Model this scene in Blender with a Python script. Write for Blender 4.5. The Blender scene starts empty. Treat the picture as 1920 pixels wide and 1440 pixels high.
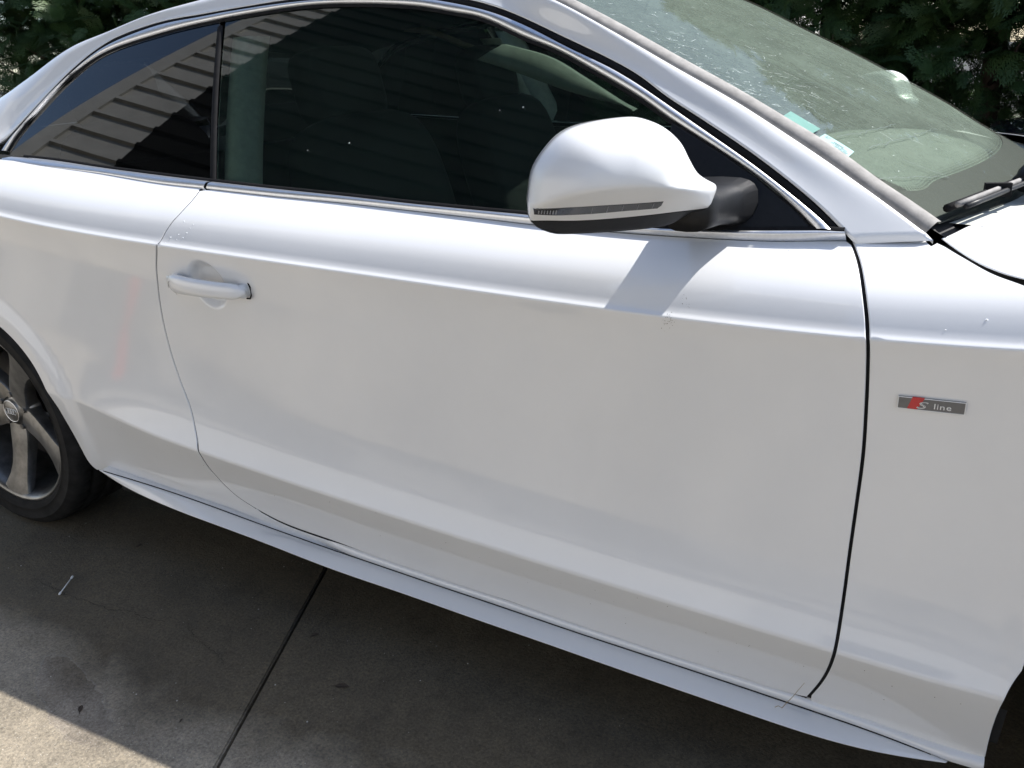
import bpy, bmesh, math, random
import numpy as np
from mathutils import Vector, Matrix
from mathutils.geometry import delaunay_2d_cdt
SC=bpy.context.scene
COL=SC.collection
# ---------------------------------------------------------------- camera
cam=bpy.data.cameras.new('camera');cam.sensor_width=36.0;cam.lens=36*1489.95/1920;cam.clip_start=.05;cam.clip_end=2000
camo=bpy.data.objects.new('camera',cam);COL.objects.link(camo);SC.camera=camo
_yaw,_pit,_rol=.490007,.382760,-.050155
_f=Vector((-math.sin(_yaw)*math.cos(_pit),math.cos(_yaw)*math.cos(_pit),-math.sin(_pit)))
_r=Vector((math.cos(_yaw),math.sin(_yaw),0));_u=_r.cross(_f)
_R=_r*math.cos(_rol)+_u*math.sin(_rol);_U=-_r*math.sin(_rol)+_u*math.cos(_rol)
camo.matrix_world=Matrix(((_R.x,_U.x,-_f.x,2.18913),(_R.y,_U.y,-_f.y,-1.98970),(_R.z,_U.z,-_f.z,1.15399),(0,0,0,1)))
# ---------------------------------------------------------------- sky and sun
SUN=Vector((.60,.52,1.0)).normalized()
W=bpy.data.worlds.new('World');SC.world=W;W.use_nodes=True
_n=W.node_tree.nodes;_bg=_n['Background'];_sky=_n.new('ShaderNodeTexSky');_sky.sky_type='NISHITA';_sky.sun_disc=False
_sky.sun_elevation=math.asin(SUN.z);_sky.sun_rotation=math.atan2(SUN.x,SUN.y);_sky.altitude=50;_sky.air_density=1.0;_sky.dust_density=1.0;_sky.ozone_density=1.0
W.node_tree.links.new(_sky.outputs[0],_bg.inputs[0]);_bg.inputs[1].default_value=.135
_sl=bpy.data.lights.new('sun','SUN');_sl.energy=5.0;_sl.angle=math.radians(.53);_sl.color=(1,.965,.91)
_so=bpy.data.objects.new('sun',_sl);COL.objects.link(_so);_so.rotation_euler=SUN.to_track_quat('Z','Y').to_euler();_so.location=(6,5,9)
SC.view_settings.view_transform='Standard';SC.view_settings.look='None';SC.view_settings.gamma=1;SC.view_settings.use_curve_mapping=False
SC.view_settings.exposure=0.73
SC.render.engine='CYCLES';cy=SC.cycles;cy.use_denoising=True;cy.max_bounces=10;cy.diffuse_bounces=4;cy.glossy_bounces=5;cy.transmission_bounces=8;cy.transparent_max_bounces=24
cy.caustics_reflective=False;cy.caustics_refractive=False;cy.sample_clamp_indirect=6
DATA={
 'HC':[0.9341,-0.0715,0.0505,0.0547],
 'belt_lo':[[0.2049,0.1517],[0.3286,0.1538],[0.5301,0.1597],[0.7384,0.1518],[0.8629,0.1511],[1.0545,0.1485],[1.2274,0.1486],[1.3847,0.146],[1.5283,0.1437],[1.606,0.1419],[1.7099,0.1413],[1.7893,0.1427],[1.8775,0.1449],[1.9741,0.1485],[2.0327,0.1531],[2.0932,0.1631]],
 'gapR':[[0.8586,0.1489],[0.8627,0.1113],[0.8573,0.0745],[0.8456,0.048],[0.8348,0.0243],[0.8289,0.0037],[0.8136,-0.0219],[0.798,-0.0498],[0.7891,-0.0711],[0.7725,-0.1246],[0.7618,-0.1883],[0.7618,-0.2551],[0.7735,-0.3203],[0.7918,-0.3714],[0.8035,-0.4168],[0.8202,-0.4675],[0.8217,-0.5115],[0.8396,-0.5588],[0.8677,-0.5962],[0.9145,-0.6207]],
 'sillD':[[0.9145,-0.6207],[0.9661,-0.6378],[1.023,-0.6446],[1.1356,-0.6464],[1.2409,-0.6524],[1.3421,-0.6544],[1.4383,-0.6565],[1.5546,-0.6539],[1.6571,-0.6585],[1.7653,-0.6595],[1.8672,-0.6613],[1.9634,-0.6624],[2.0365,-0.6632],[2.0605,-0.6678],[2.1164,-0.6624]],
 'sillF':[[2.1234,-0.6681],[2.2006,-0.6773],[2.2793,-0.6822],[2.3754,-0.6774]],
 'gapF':[[2.1003,0.162],[2.115,0.1205],[2.1287,0.0646],[2.1407,0.0101],[2.1459,-0.0437],[2.1501,-0.1076],[2.1538,-0.1845],[2.1535,-0.2776],[2.153,-0.348],[2.1532,-0.4234],[2.1528,-0.4817],[2.1516,-0.5122],[2.1453,-0.5647],[2.1348,-0.6108],[2.1188,-0.6594]],
 'archR':[[0.1521,-0.3102],[0.199,-0.3402],[0.2378,-0.3928],[0.278,-0.4406],[0.3016,-0.4902],[0.3175,-0.5356],[0.3334,-0.5946],[0.3476,-0.6644],[0.3664,-0.676]],
 'archF':[[2.3941,-0.4774],[2.3847,-0.5018],[2.3763,-0.535],[2.3738,-0.5903],[2.3745,-0.6392],[2.3759,-0.6757]],
 'seamF':[[2.1,0.1643],[2.1289,0.1714],[2.1582,0.186],[2.1856,0.1976]],
 'fendE':[[2.2066,0.1751],[2.2154,0.1672],[2.2366,0.1438],[2.2711,0.1108],[2.308,0.0892]],
 'blkU':[[0.0911,1.0127],[0.1164,1.0458],[0.1953,1.1068],[0.2622,1.1614],[0.3507,1.2206],[0.4329,1.2538],[0.5767,1.2795],[0.7111,1.2873],[0.8164,1.2929],[0.965,1.2988],[1.0938,1.2981],[1.2254,1.2898],[1.3378,1.2765],[1.4065,1.2641],[1.4934,1.2377],[1.6129,1.189],[1.6949,1.1549],[1.7524,1.1274],[1.8024,1.0958],[1.862,1.0637],[1.9553,1.0106],[2.0441,0.9517],[2.0966,0.908]],
 'blkL':[[0.1047,1.0092],[0.1317,1.0385],[0.2108,1.0982],[0.276,1.1515],[0.3642,1.2106],[0.446,1.2438],[0.5846,1.2711],[0.7183,1.2792],[0.8231,1.2851],[0.9689,1.2893],[1.0981,1.2869],[1.2292,1.2791],[1.3191,1.2697],[1.4357,1.2442],[1.5273,1.2132],[1.6167,1.174],[1.6982,1.1405],[1.7558,1.1118],[1.7776,1.0995],[1.8647,1.0496],[1.958,0.9948],[2.0465,0.9366],[2.0739,0.9154]],
 'chr_in':[[0.1237,1.0093],[0.1464,1.0421],[0.228,1.1218],[0.3083,1.1753],[0.419,1.2244],[0.5914,1.254],[0.7218,1.2682],[0.8752,1.2784],[1.0181,1.2828],[1.1546,1.276],[1.2834,1.263],[1.3668,1.2471],[1.4394,1.2316],[1.5323,1.195],[1.5987,1.1715],[1.6751,1.1366],[1.7593,1.0954],[1.8188,1.0606],[1.8996,1.0177],[1.9601,0.9827],[2.0198,0.9414],[2.0498,0.9159]],
 'belt_up':[[0.1351,0.9998],[0.3233,0.9925],[0.5275,0.9783],[0.7087,0.9673],[0.8436,0.9594],[1.0383,0.9486],[1.2167,0.9398],[1.3771,0.9309],[1.5226,0.9244],[1.6009,0.9213],[1.7064,0.9148],[1.8025,0.9099],[1.9121,0.9103],[2.0619,0.9157],[2.0796,0.9149]],
 'divL':[[0.7733,1.2554],[0.8608,0.9638]],
 'divR':[[0.7861,1.2589],[0.8769,0.9611]],
 'skUq':[[0.3723,-0.6694],[0.5013,-0.6605],[0.696,-0.6598],[0.8885,-0.6746],[1.0094,-0.6762],[1.1232,-0.6793],[1.2329,-0.6764]],
 'handle':[[0.8422,-0.0617],[0.8526,-0.0557],[0.8871,-0.0524],[0.9387,-0.0589],[1.0126,-0.0544],[1.0418,-0.0573],[1.045,-0.0703],[1.036,-0.0839],[1.0201,-0.0895],[0.9519,-0.0998],[0.8934,-0.0971],[0.8429,-0.0944],[0.8336,-0.0875]],
 'badge':[[2.1868,-0.0814],[2.2657,-0.0816],[2.267,-0.0992],[2.1887,-0.0985]],
 'E1front':[[1.5818,-0.629,1.2503],[1.7054,-0.6548,1.1896],[1.8055,-0.6772,1.1378],[1.9091,-0.7019,1.0855],[1.9881,-0.7219,1.0405],[2.0488,-0.7381,1.0049],[2.1208,-0.7581,0.9601],[2.1609,-0.7697,0.9341],[2.1907,-0.7785,0.9145]],
 'wsG':[[1.6,-0.612,1.2497],[1.6973,-0.6326,1.203],[1.7988,-0.6554,1.1509],[1.8939,-0.6782,1.1038],[1.975,-0.6988,1.0605],[2.0549,-0.7203,1.017],[2.1175,-0.7378,0.9755],[2.1577,-0.7496,0.9525],[2.2019,-0.763,0.9251]],
 'E1rear':[[-0.0286,-0.62,1.1312],[0.1139,-0.6104,1.1824],[0.2679,-0.5992,1.2399],[0.4002,-0.588,1.2683],[0.5406,-0.5752,1.2974],[0.6913,-0.56,1.3171]],
 'hoodE':[[2.2116,-0.765,0.9063],[2.2303,-0.783,0.8965],[2.2538,-0.806,0.8866],[2.2763,-0.826,0.8809],[2.3076,-0.842,0.8761]],
 'skU':[[0.4108,-0.892,0.2493],[0.5308,-0.8868,0.2426],[0.7164,-0.8782,0.2263],[0.9077,-0.872,0.2029],[1.0255,-0.872,0.1945],[1.1371,-0.872,0.1858],[1.2437,-0.872,0.1817],[1.3445,-0.872,0.1737],[1.5561,-0.872,0.1638],[1.6591,-0.872,0.156],[1.7672,-0.872,0.1509],[1.8691,-0.872,0.1473],[1.9652,-0.872,0.1416],[2.0382,-0.872,0.1398],[2.1195,-0.872,0.1323],[2.2291,-0.8761,0.1323],[2.3051,-0.8872,0.1369],[2.3281,-0.8906,0.1296]],
 'skB':[[0.4112,-0.893,0.2468],[0.4653,-0.8965,0.2217],[0.5759,-0.903,0.2143],[0.681,-0.9094,0.2061],[0.7759,-0.9154,0.2055],[0.956,-0.923,0.2005],[1.069,-0.923,0.1885],[1.2114,-0.923,0.1749],[1.3133,-0.923,0.1752],[1.4091,-0.923,0.1674],[1.5821,-0.923,0.1575],[1.6819,-0.923,0.1538],[1.7864,-0.923,0.1455],[1.8849,-0.923,0.1413],[1.9779,-0.923,0.1372],[2.0486,-0.923,0.1332],[2.1272,-0.923,0.1273],[2.2068,-0.9225,0.1276],[2.2823,-0.9058,0.1229],[2.3252,-0.8958,0.1302]],
 'M0':[1.8347,-1.0,1.0143],
 'mir':[[-0.1236,-0.0245],[-0.1166,0.0123],[-0.1009,0.0367],[-0.0767,0.0584],[-0.0429,0.0686],[0.0044,0.0724],[0.0289,0.0686],[0.0531,0.0571],[0.0737,0.0385],[0.0863,0.0168],[0.0975,-0.0005],[0.11,-0.0093],[0.1247,-0.0184],[0.1211,-0.0332],[0.1146,-0.0473],[0.0931,-0.0508],[0.0769,-0.0595],[0.0627,-0.0662],[0.0297,-0.0696],[-0.0274,-0.0706],[-0.0826,-0.069],[-0.0986,-0.0644],[-0.1137,-0.0565],[-0.1222,-0.0429]],
 'mcrease':[[-0.1233,-0.0157],[-0.0994,-0.0166],[-0.0411,-0.0176],[0.0414,-0.0176],[0.0982,-0.015]],
 'ind':[[-0.1191,-0.0292],[-0.0817,-0.0273],[-0.0391,-0.0263],[0.0093,-0.0266],[0.0391,-0.0264],[0.0387,-0.0325],[0.0346,-0.0365],[-0.0088,-0.0371],[-0.0499,-0.0385],[-0.0907,-0.0391],[-0.1176,-0.0379]],
 'capT':[[-0.1119,-0.0475],[-0.0617,-0.0481],[-0.0058,-0.0474],[0.0518,-0.0451],[0.0766,-0.045]],
 'sail':[[1.8191,1.0591],[1.8997,1.017],[1.9602,0.982],[2.0199,0.9407],[2.0475,0.9166],[1.912,0.911],[1.8082,0.9109]],
 'ZS':[0.02204569707929957,-0.11159931437459034,0.20874305859038808,-0.2173180680754244,0.9404835452292447],
 'ZC':[-0.0021144216299987723,0.02583593067196875,-0.13381696177532382,0.4830390759016503],
 'ws_st1':[[0.733,-0.99],[0.728,-0.945],[0.78,-0.945],[0.785,-0.995]],
 'ws_st2':[[0.797,-1.0],[0.792,-0.955],[0.84,-0.95],[0.848,-0.995]],
 'ws_frit':[[0.912,-0.99],[0.93,-0.965],[0.938,-0.915],[0.932,-0.815],[0.927,-0.695],[0.925,-0.54],[0.92,-0.37],[0.943,0.205]],
 'ws_c1':[[0.805,-0.935],[0.81,-0.83],[0.815,-0.67]],
 'ws_c2':[[0.84,-0.89],[0.843,-0.735],[0.848,-0.51]],
 'ws_c3':[[0.723,-0.855],[0.745,-0.875],[0.765,-0.88]],
 'ws_c4':[[0.897,-0.985],[0.907,-0.92],[0.93,-0.775]],
 'ws_c5':[[0.878,-0.835],[0.905,-0.805],[0.927,-0.775]],
 'ws_g':[[0.512,-0.88],[0.59,-0.945],[0.583,-0.66],[0.628,-0.68],[0.677,-0.785],[0.723,-0.81],[0.667,-0.99],[0.585,0.19],[0.735,0.205],[0.8,-0.74],[0.46,-0.855],[0.557,-0.17]],
 'ws_wip':[[1.0,-0.975],[0.993,-0.655]],
 'crk1':[[0.2928,-1.0623],[0.3498,-1.0691],[0.4061,-1.0706],[0.4413,-1.0739],[0.5187,-1.0696],[0.5961,-1.0687],[0.6356,-1.0557],[0.6893,-1.0577],[0.7498,-1.0457]],
 'crk2':[[0.8089,-1.0381],[0.8473,-1.0531],[0.8762,-1.0597],[0.917,-1.072],[0.954,-1.0814],[0.986,-1.0958]],
 'leafs':[[1.26,-1.0447],[1.1046,-0.9436],[0.4248,-0.8499],[1.0288,-1.2481],[0.8164,-1.3106]],
 'visT':[[1.4624,-0.5984,1.1874],[1.5574,-0.6146,1.1619],[1.6327,-0.6368,1.1259],[1.7033,-0.6582,1.0893],[1.7332,-0.6663,1.0749]],
 'visB':[[1.4157,-0.6135,1.1637],[1.4941,-0.627,1.1419],[1.6117,-0.649,1.1056],[1.7174,-0.6634,1.0801],[1.7365,-0.6676,1.0725]],
 'visL':[[1.4708,-0.6125,1.1684],[1.5248,-0.6238,1.1504],[1.5215,-0.6285,1.1427],[1.4683,-0.6169,1.1615]],
 'rail':[[-0.2044,0.5,1.3125],[0.0996,0.5,1.3077],[0.378,0.5,1.2999],[0.5278,0.5,1.2809],[0.6211,0.5,1.2656],[0.7383,0.5,1.2199],[0.8197,0.5,1.1914]],
 'gspk':[[1.106,-0.7502,1.0168],[1.2029,-0.7429,1.0298],[1.5115,-0.7139,1.0805],[1.5555,-0.7115,1.0846],[1.2814,-0.7379,1.0387],[1.04,-0.7379,1.0386]],
 'twig':[[2.0831,-0.895,0.1427],[2.0897,-0.895,0.1567],[2.097,-0.895,0.1708],[2.1047,-0.895,0.1883],[2.113,-0.895,0.2069]],
 'dirt':[[1.8754,-0.9132,0.7997],[1.8775,-0.9121,0.7955],[1.8802,-0.9137,0.8028],[1.8733,-0.9106,0.7906],[1.8776,-0.9105,0.8072],[1.8958,-0.8994,0.8217],[1.8995,-0.9011,0.8185],[1.8925,-0.8964,0.8269],[1.8704,-0.9121,0.7956],[1.8833,-0.913,0.7988]],
 'drop':[[0.8767,-0.8976,0.8712],[0.897,-0.8948,0.8748],[0.9019,-0.8891,0.8833],[0.8901,-0.9002,0.866],[0.874,-0.9026,0.8625],[0.8467,-0.9082,0.8558],[0.8796,-0.8809,0.8945],[0.6566,-0.8767,0.9101],[0.6539,-0.8222,0.9483],[2.022,-0.8198,0.8894],[2.2293,-0.8987,0.8176],[2.2723,-0.8898,0.8326],[0.8568,-0.9013,0.8656],[0.9067,-0.8838,0.8899]],
 'scr':[[2.2973,-0.8829,0.1836],[2.3095,-0.881,0.1741],[2.32,-0.8782,0.1609],[2.3054,-0.8831,0.1829],[2.3031,-0.8788,0.1672],[2.3101,-0.8855,0.1913]],
}
ZS=[0,0,0,1]   # filled by prep: polyfit of shoulder line z(x)
ZC=[0,0,0,.3]  # lower crease z(x)
def zline(k,x):
    xc=np.clip(x,.25,2.36);d=np.polyval(np.polyder(k),xc)
    return np.polyval(k,xc)+.45*d*(x-xc)
def ys(x): return -.915+.004*(x-1.3)**2
def sm(a,b,x):
    t=np.clip((x-a)/(b-a),0,1);return t*t*(3-2*t)
# --- profile tables: angle phi (deg, positive faces up) along the section
_uw=np.linspace(0,.42,841)
def _tab(ws,ph,wn):
    p=np.radians(np.interp(wn,ws,ph));dw=wn[1]-wn[0]
    y=np.concatenate([[0],np.cumsum(np.sin((p[1:]+p[:-1])/2))*dw]);z=np.concatenate([[0],np.cumsum(np.cos((p[1:]+p[:-1])/2))*dw])
    return y,z
UD=_tab([0,.002,.005,.011,.02,.04,.07,.10,.13,.16,.42],[15,46,53,37,29,33,49,58,60,57,48],_uw)
UF=_tab([0,.002,.005,.011,.02,.04,.07,.10,.13,.16,.2,.25,.42],[15,46,53,37,30,35,51,61,66,70,75,80,83],_uw)
_lt=np.linspace(0,1,401)
_py,_pz=_tab([0,.004,.02,.06,.2,.45,.7,.84,.93,.985,1],[15,-14,-17,-12,-7,-3,2.5,10,19,26,3],_lt)
_fy,_fz=_tab([0,.004,.02,.06,.2,.45,.7,.84,.93,.985,1],[15,-14,-17,-12,-7,-3,0,2,3,3,0],_lt)
_bw=np.linspace(0,.3,301)
_by,_bz=_tab([0,.004,.02,.3],[3,-17,-19,-14],_bw)
def prof(x,w):
    """section of the body side at station x; w = distance along it from the shoulder crease (up positive)"""
    x=np.asarray(x,float);w=np.asarray(w,float)
    zs=zline(ZS,x);zc=zline(ZC,x);L=(zs-zc)/_pz[-1];y0=ys(x)
    k=sm(2.02,2.2,x)
    wu=np.clip(w,0,.42)
    yu=(1-k)*np.interp(wu,_uw,UD[0])+k*np.interp(wu,_uw,UF[0]);zu=(1-k)*np.interp(wu,_uw,UD[1])+k*np.interp(wu,_uw,UF[1])
    t=np.clip(-w/L,0,1)
    kf=sm(.28,.75,x)*(1-.6*sm(2.25,2.6,x));yl=-L*(kf*np.interp(t,_lt,_py)+(1-kf)*np.interp(t,_lt,_fy));zl=-L*np.interp(t,_lt,_pz)
    b=np.clip(-w-L,0,.3)
    kb=(.32+.68*sm(.3,.85,x))*(1-.55*sm(2.2,2.5,x))
    y=y0+np.where(w>=0,yu,yl-kb*np.interp(b,_bw,_by));z=zs+np.where(w>=0,zu,zl-np.interp(b,_bw,_bz))
    return y,z
HC=(1.0,-.1,.06,.05)  # handle cup centre x,w and radii
def disp(x,w,z):
    r=np.hypot(x,z-.325);d=.009*(1-sm(.345,.400,r))*(w<0)
    r2=np.hypot(x-2.751,z-.325);d=d+.0025*(1-sm(.370,.395,r2))*(w<0)
    q=np.hypot((x-HC[0])/HC[2],(w-HC[1])/HC[3])
    return d-.015*(1-sm(.60,1.0,q))
def P(x,w):
    y,z=prof(x,w);return np.stack([np.asarray(x,float)+0*y,y-disp(x,w,z),z],-1)
def yg(x,z):
    wd=.786-.03*np.maximum(0,1-x)**2-.05*np.maximum(0,x-1.6)**2
    return -wd+.52*(z-.95)+.25*(z-.95)**2
def _arc(pts):
    pts=np.array(pts,float);d=np.concatenate([[0],np.cumsum(np.linalg.norm(np.diff(pts,axis=0),axis=1))]);return pts,d/d[-1]
def crom(pts,n):
    """smooth resample of a polyline (Catmull-Rom, equal steps)"""
    p=np.array(pts,float);p=np.vstack([2*p[0]-p[1],p,2*p[-1]-p[-2]]);o=[]
    for i in range(1,len(p)-2):
        for t in np.linspace(0,1,12,endpoint=False):
            a,b,c,d=p[i-1],p[i],p[i+1],p[i+2]
            o.append(.5*((2*b)+(c-a)*t+(2*a-5*b+4*c-d)*t*t+(3*b-a-3*c+d)*t**3))
    o.append(p[-2]);o,s=_arc(o)
    q=np.linspace(0,1,n);return np.stack([np.interp(q,s,o[:,k]) for k in range(o.shape[1])],1)
def smooth(p,it=2):
    p=np.array(p,float)
    for _ in range(it): p[1:-1]=.25*p[:-2]+.5*p[1:-1]+.25*p[2:]
    return p
WSG=smooth(crom([[1.31,-.535,1.352],[1.45,-.556,1.312]]+DATA['wsG'],200),30)
def WS(s,q):
    """windscreen: s 0 top .. 1 base, q -1 near edge .. +1 far edge"""
    s=np.asarray(s,float);q=np.asarray(q,float);i=np.linspace(0,1,200)
    sc=np.clip(s,0,1);x=np.interp(sc,i,WSG[:,0]);y=np.interp(sc,i,WSG[:,1]);z=np.interp(sc,i,WSG[:,2])
    b=(1-q*q);B=.03+.056*sm(0,.45,s)
    x=x+b*B*.50+b*.17*np.maximum(s,0)**2*.86;z=z+b*B*.86-b*.17*np.maximum(s,0)**2*.50
    return np.stack([x,-y*q,z],-1)
# ---------------------------------------------------------------- helpers
def tag(o,label=None,cat=None,group=None,kind=None):
    if label:o['label']=label
    if cat:o['category']=cat
    if group:o['group']=group
    if kind:o['kind']=kind
    return o
def empty(name,loc=(0,0,0),rz=0,parent=None):
    o=bpy.data.objects.new(name,None);COL.objects.link(o);o.location=loc;o.rotation_euler=(0,0,rz);o.empty_display_size=.1;o.parent=parent;return o
def add(name,verts,faces,mat,parent=None,normals=None,smooth=True,mirror=False,loc=None):
    verts=np.asarray(verts,float)
    me=bpy.data.meshes.new(name);me.from_pydata(verts.tolist(),[],[list(map(int,f)) for f in faces]);
    if mat is not None: me.materials.append(mat)
    me.validate();me.update()
    if smooth: me.polygons.foreach_set('use_smooth',[True]*len(me.polygons))
    if normals is not None and len(me.vertices)==len(verts): me.normals_split_custom_set_from_vertices(np.asarray(normals,float).tolist())
    o=bpy.data.objects.new(name,me);COL.objects.link(o);o.parent=parent
    if loc is not None:o.location=loc
    if mirror:
        mp=mirror if isinstance(mirror,bpy.types.Object) else parent
        v2=verts*[1,-1,1];n2=None if normals is None else np.asarray(normals)*[1,-1,1]
        return o,add(name,v2,[list(f)[::-1] for f in faces],mat,mp,n2,smooth,False,loc)
    return o
def grid_faces(n,m,close_u=False,close_v=False):
    F=[]
    for i in range(n if close_u else n-1):
        for j in range(m if close_v else m-1):
            a=i*m+j;b=i*m+(j+1)%m;c=((i+1)%n)*m+(j+1)%m;d=((i+1)%n)*m+j;F.append((a,b,c,d))
    return F
def grid(name,V,mat,parent=None,close_u=False,close_v=False,**k):
    V=np.asarray(V);n,m=V.shape[:2];return add(name,V.reshape(-1,3),grid_faces(n,m,close_u,close_v),mat,parent,**k)
class MB:
    """collects boxes, tubes and lathes into ONE mesh"""
    def __init__(s): s.v=[];s.f=[]
    def _add(s,v,f):
        b=len(s.v);s.v+= [tuple(map(float,p)) for p in v];s.f+=[tuple(int(i)+b for i in q) for q in f];return s
    def box(s,c,d,rz=0,R=None):
        x,y,z=d[0]/2,d[1]/2,d[2]/2;V=np.array([(a*x,b*y,e*z) for a in(-1,1) for b in(-1,1) for e in(-1,1)])
        if R is not None: V=V@np.array(R).T
        if rz: cc,ss=math.cos(rz),math.sin(rz);V=V@np.array([[cc,ss,0],[-ss,cc,0],[0,0,1]])
        return s._add(V+np.array(c),[(0,1,3,2),(4,6,7,5),(0,4,5,1),(2,3,7,6),(0,2,6,4),(1,5,7,3)])
    def tube(s,pts,r,n=8,cap=True):
        P=np.array(pts,float);m=len(P);rr=np.broadcast_to(np.asarray(r,float),(m,));T=np.gradient(P,axis=0);V=[]
        up=np.array([0,0,1.]) if abs(T[0][2])<.9*np.linalg.norm(T[0]) else np.array([1.,0,0])
        for i in range(m):
            t=T[i]/np.linalg.norm(T[i]);a=np.cross(t,up);a/=np.linalg.norm(a);b=np.cross(a,t)
            for k in range(n):
                th=2*math.pi*k/n;V.append(P[i]+rr[i]*(a*math.cos(th)+b*math.sin(th)))
        F=grid_faces(m,n,False,True)
        if cap: F=F+[tuple(range(n))[::-1],tuple((m-1)*n+k for k in range(n))]
        return s._add(V,F)
    def grid(s,V,close_u=False,close_v=False):
        V=np.asarray(V);n,m=V.shape[:2];return s._add(V.reshape(-1,3),grid_faces(n,m,close_u,close_v))
    def build(s,name,mat,parent=None,smooth=False,**k): return add(name,s.v,s.f,mat,parent,smooth=smooth,**k)
def bevel(o,w=.004,seg=2):
    m=o.modifiers.new('bevel','BEVEL');m.width=w;m.segments=seg;m.limit_method='ANGLE';m.angle_limit=math.radians(35)
    m.harden_normals=False;return o
def autosmooth(o,deg=35):
    me=o.data;bm=bmesh.new();bm.from_mesh(me)
    for e in bm.edges: e.smooth=not(len(e.link_faces)==2 and e.calc_face_angle(0)>math.radians(deg))
    for f in bm.faces:f.smooth=True
    bm.to_mesh(me);bm.free();return o
# ---- 2D helpers
def dens(p,step):
    p=np.asarray(p,float);o=[]
    for a,b in zip(p,np.roll(p,-1,0)):
        n=max(1,int(np.ceil(np.linalg.norm(b-a)/step)));o+= [a+(b-a)*t/n for t in range(n)]
    return np.array(o)
def area2(p): x,y=p[:,0],p[:,1];return np.sum(x*np.roll(y,-1)-y*np.roll(x,-1))
def inset_poly(p,d):
    a=np.roll(p,1,0);b=np.roll(p,-1,0);t1=p-a;t2=b-p
    t1/=np.linalg.norm(t1,axis=1)[:,None]+1e-12;t2/=np.linalg.norm(t2,axis=1)[:,None]+1e-12
    n=np.stack([-(t1+t2)[:,1],(t1+t2)[:,0]],1);n/=np.linalg.norm(n,axis=1)[:,None]+1e-12
    return p+n*d
def inside(pts,poly):
    x,y=pts[:,0][:,None],pts[:,1][:,None];x1,y1=poly[:,0],poly[:,1];x2,y2=np.roll(x1,-1),np.roll(y1,-1);r=np.zeros(len(pts),bool);D=np.full(len(pts),9.)
    for i in range(0,len(pts),4000):
        X,Y=x[i:i+4000],y[i:i+4000];c=((y1>Y)!=(y2>Y))&(X<(x2-x1)*(Y-y1)/(y2-y1+1e-15)+x1);r[i:i+4000]=c.sum(1)%2==1
        dx,dy=x2-x1,y2-y1;t=np.clip(((X-x1)*dx+(Y-y1)*dy)/(dx*dx+dy*dy+1e-15),0,1);D[i:i+4000]=np.min(np.hypot(X-x1-t*dx,Y-y1-t*dy),1)
    return r,D
def panel(name,outl,fn,pts,mat,parent,inset=.002,flange=.012,step=.008,mirror=False,flip=False):
    """sheet panel: outline and interior points live in the (u,v) domain of the surface fn; its edge is rounded and folded back"""
    o=dens(outl,step)
    if area2(o)<0:o=o[::-1]
    i0=inset_poly(o,inset);pts=np.asarray(pts);ok,D=inside(pts,i0);pts=pts[ok&(D>.35*step)]
    n=len(i0);V=[Vector(p) for p in np.vstack([i0,pts])]
    vo,eo,fo,ov,oe,of=delaunay_2d_cdt(V,[],[list(range(n))],1,1e-6)
    uv=np.array([(v.x,v.y) for v in vo])
    idx={}
    for k,src in enumerate(ov):
        for s_ in src: idx[s_]=k
    h=4e-4
    def nrm(q):
        a=fn(q[:,0]+h,q[:,1])-fn(q[:,0]-h,q[:,1]);b=fn(q[:,0],q[:,1]+h)-fn(q[:,0],q[:,1]-h);N=np.cross(a,b);N/=np.linalg.norm(N,axis=1)[:,None]+1e-12;return -N if flip else N
    V0=fn(uv[:,0],uv[:,1]);N0=nrm(uv);Vr=fn(o[:,0],o[:,1]);Nr=nrm(o)
    Vi=fn(i0[:,0],i0[:,1]);out=Vr-Vi;out/=np.linalg.norm(out,axis=1)[:,None]+1e-12
    R1=Vr-Nr*inset*.55;R2=Vr-Nr*flange;N1=Nr*.6+out*.8;N2=out
    m=len(V0);F=[tuple(f) for f in fo]
    # orientation
    a,b,c=F[0];sgn=np.dot(np.cross(V0[b]-V0[a],V0[c]-V0[a]),N0[a])
    if sgn<0:F=[f[::-1] for f in F]
    r0=[idx[k] for k in range(n)];S=[]
    for k in range(n):
        k2=(k+1)%n;q1=(r0[k],m+k,m+k2,r0[k2]);q2=(m+k,m+n+k,m+n+k2,m+k2);S+=[q1,q2]
    A=np.vstack([V0,R1,R2]);q=S[0];s2=np.dot(np.cross(A[q[1]]-A[q[0]],A[q[2]]-A[q[0]]),N1[0])
    if s2<0:S=[f[::-1] for f in S]
    return add(name,A,F+S,mat,parent,np.vstack([N0,N1,N2]),mirror=mirror)
def ribbon(A,B,off,fn_n,prof=((0,0),(.12,.7),(.35,1),(.7,.75),(.9,.4),(1,0))):
    """strip between curves A and B with a moulded section: prof=(across, height factor)"""
    A=np.asarray(A);B=np.asarray(B);N=fn_n;V=[]
    for t,hh in prof: V.append(A*(1-t)+B*t+N*(off*hh))
    return np.stack(V,1)
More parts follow.
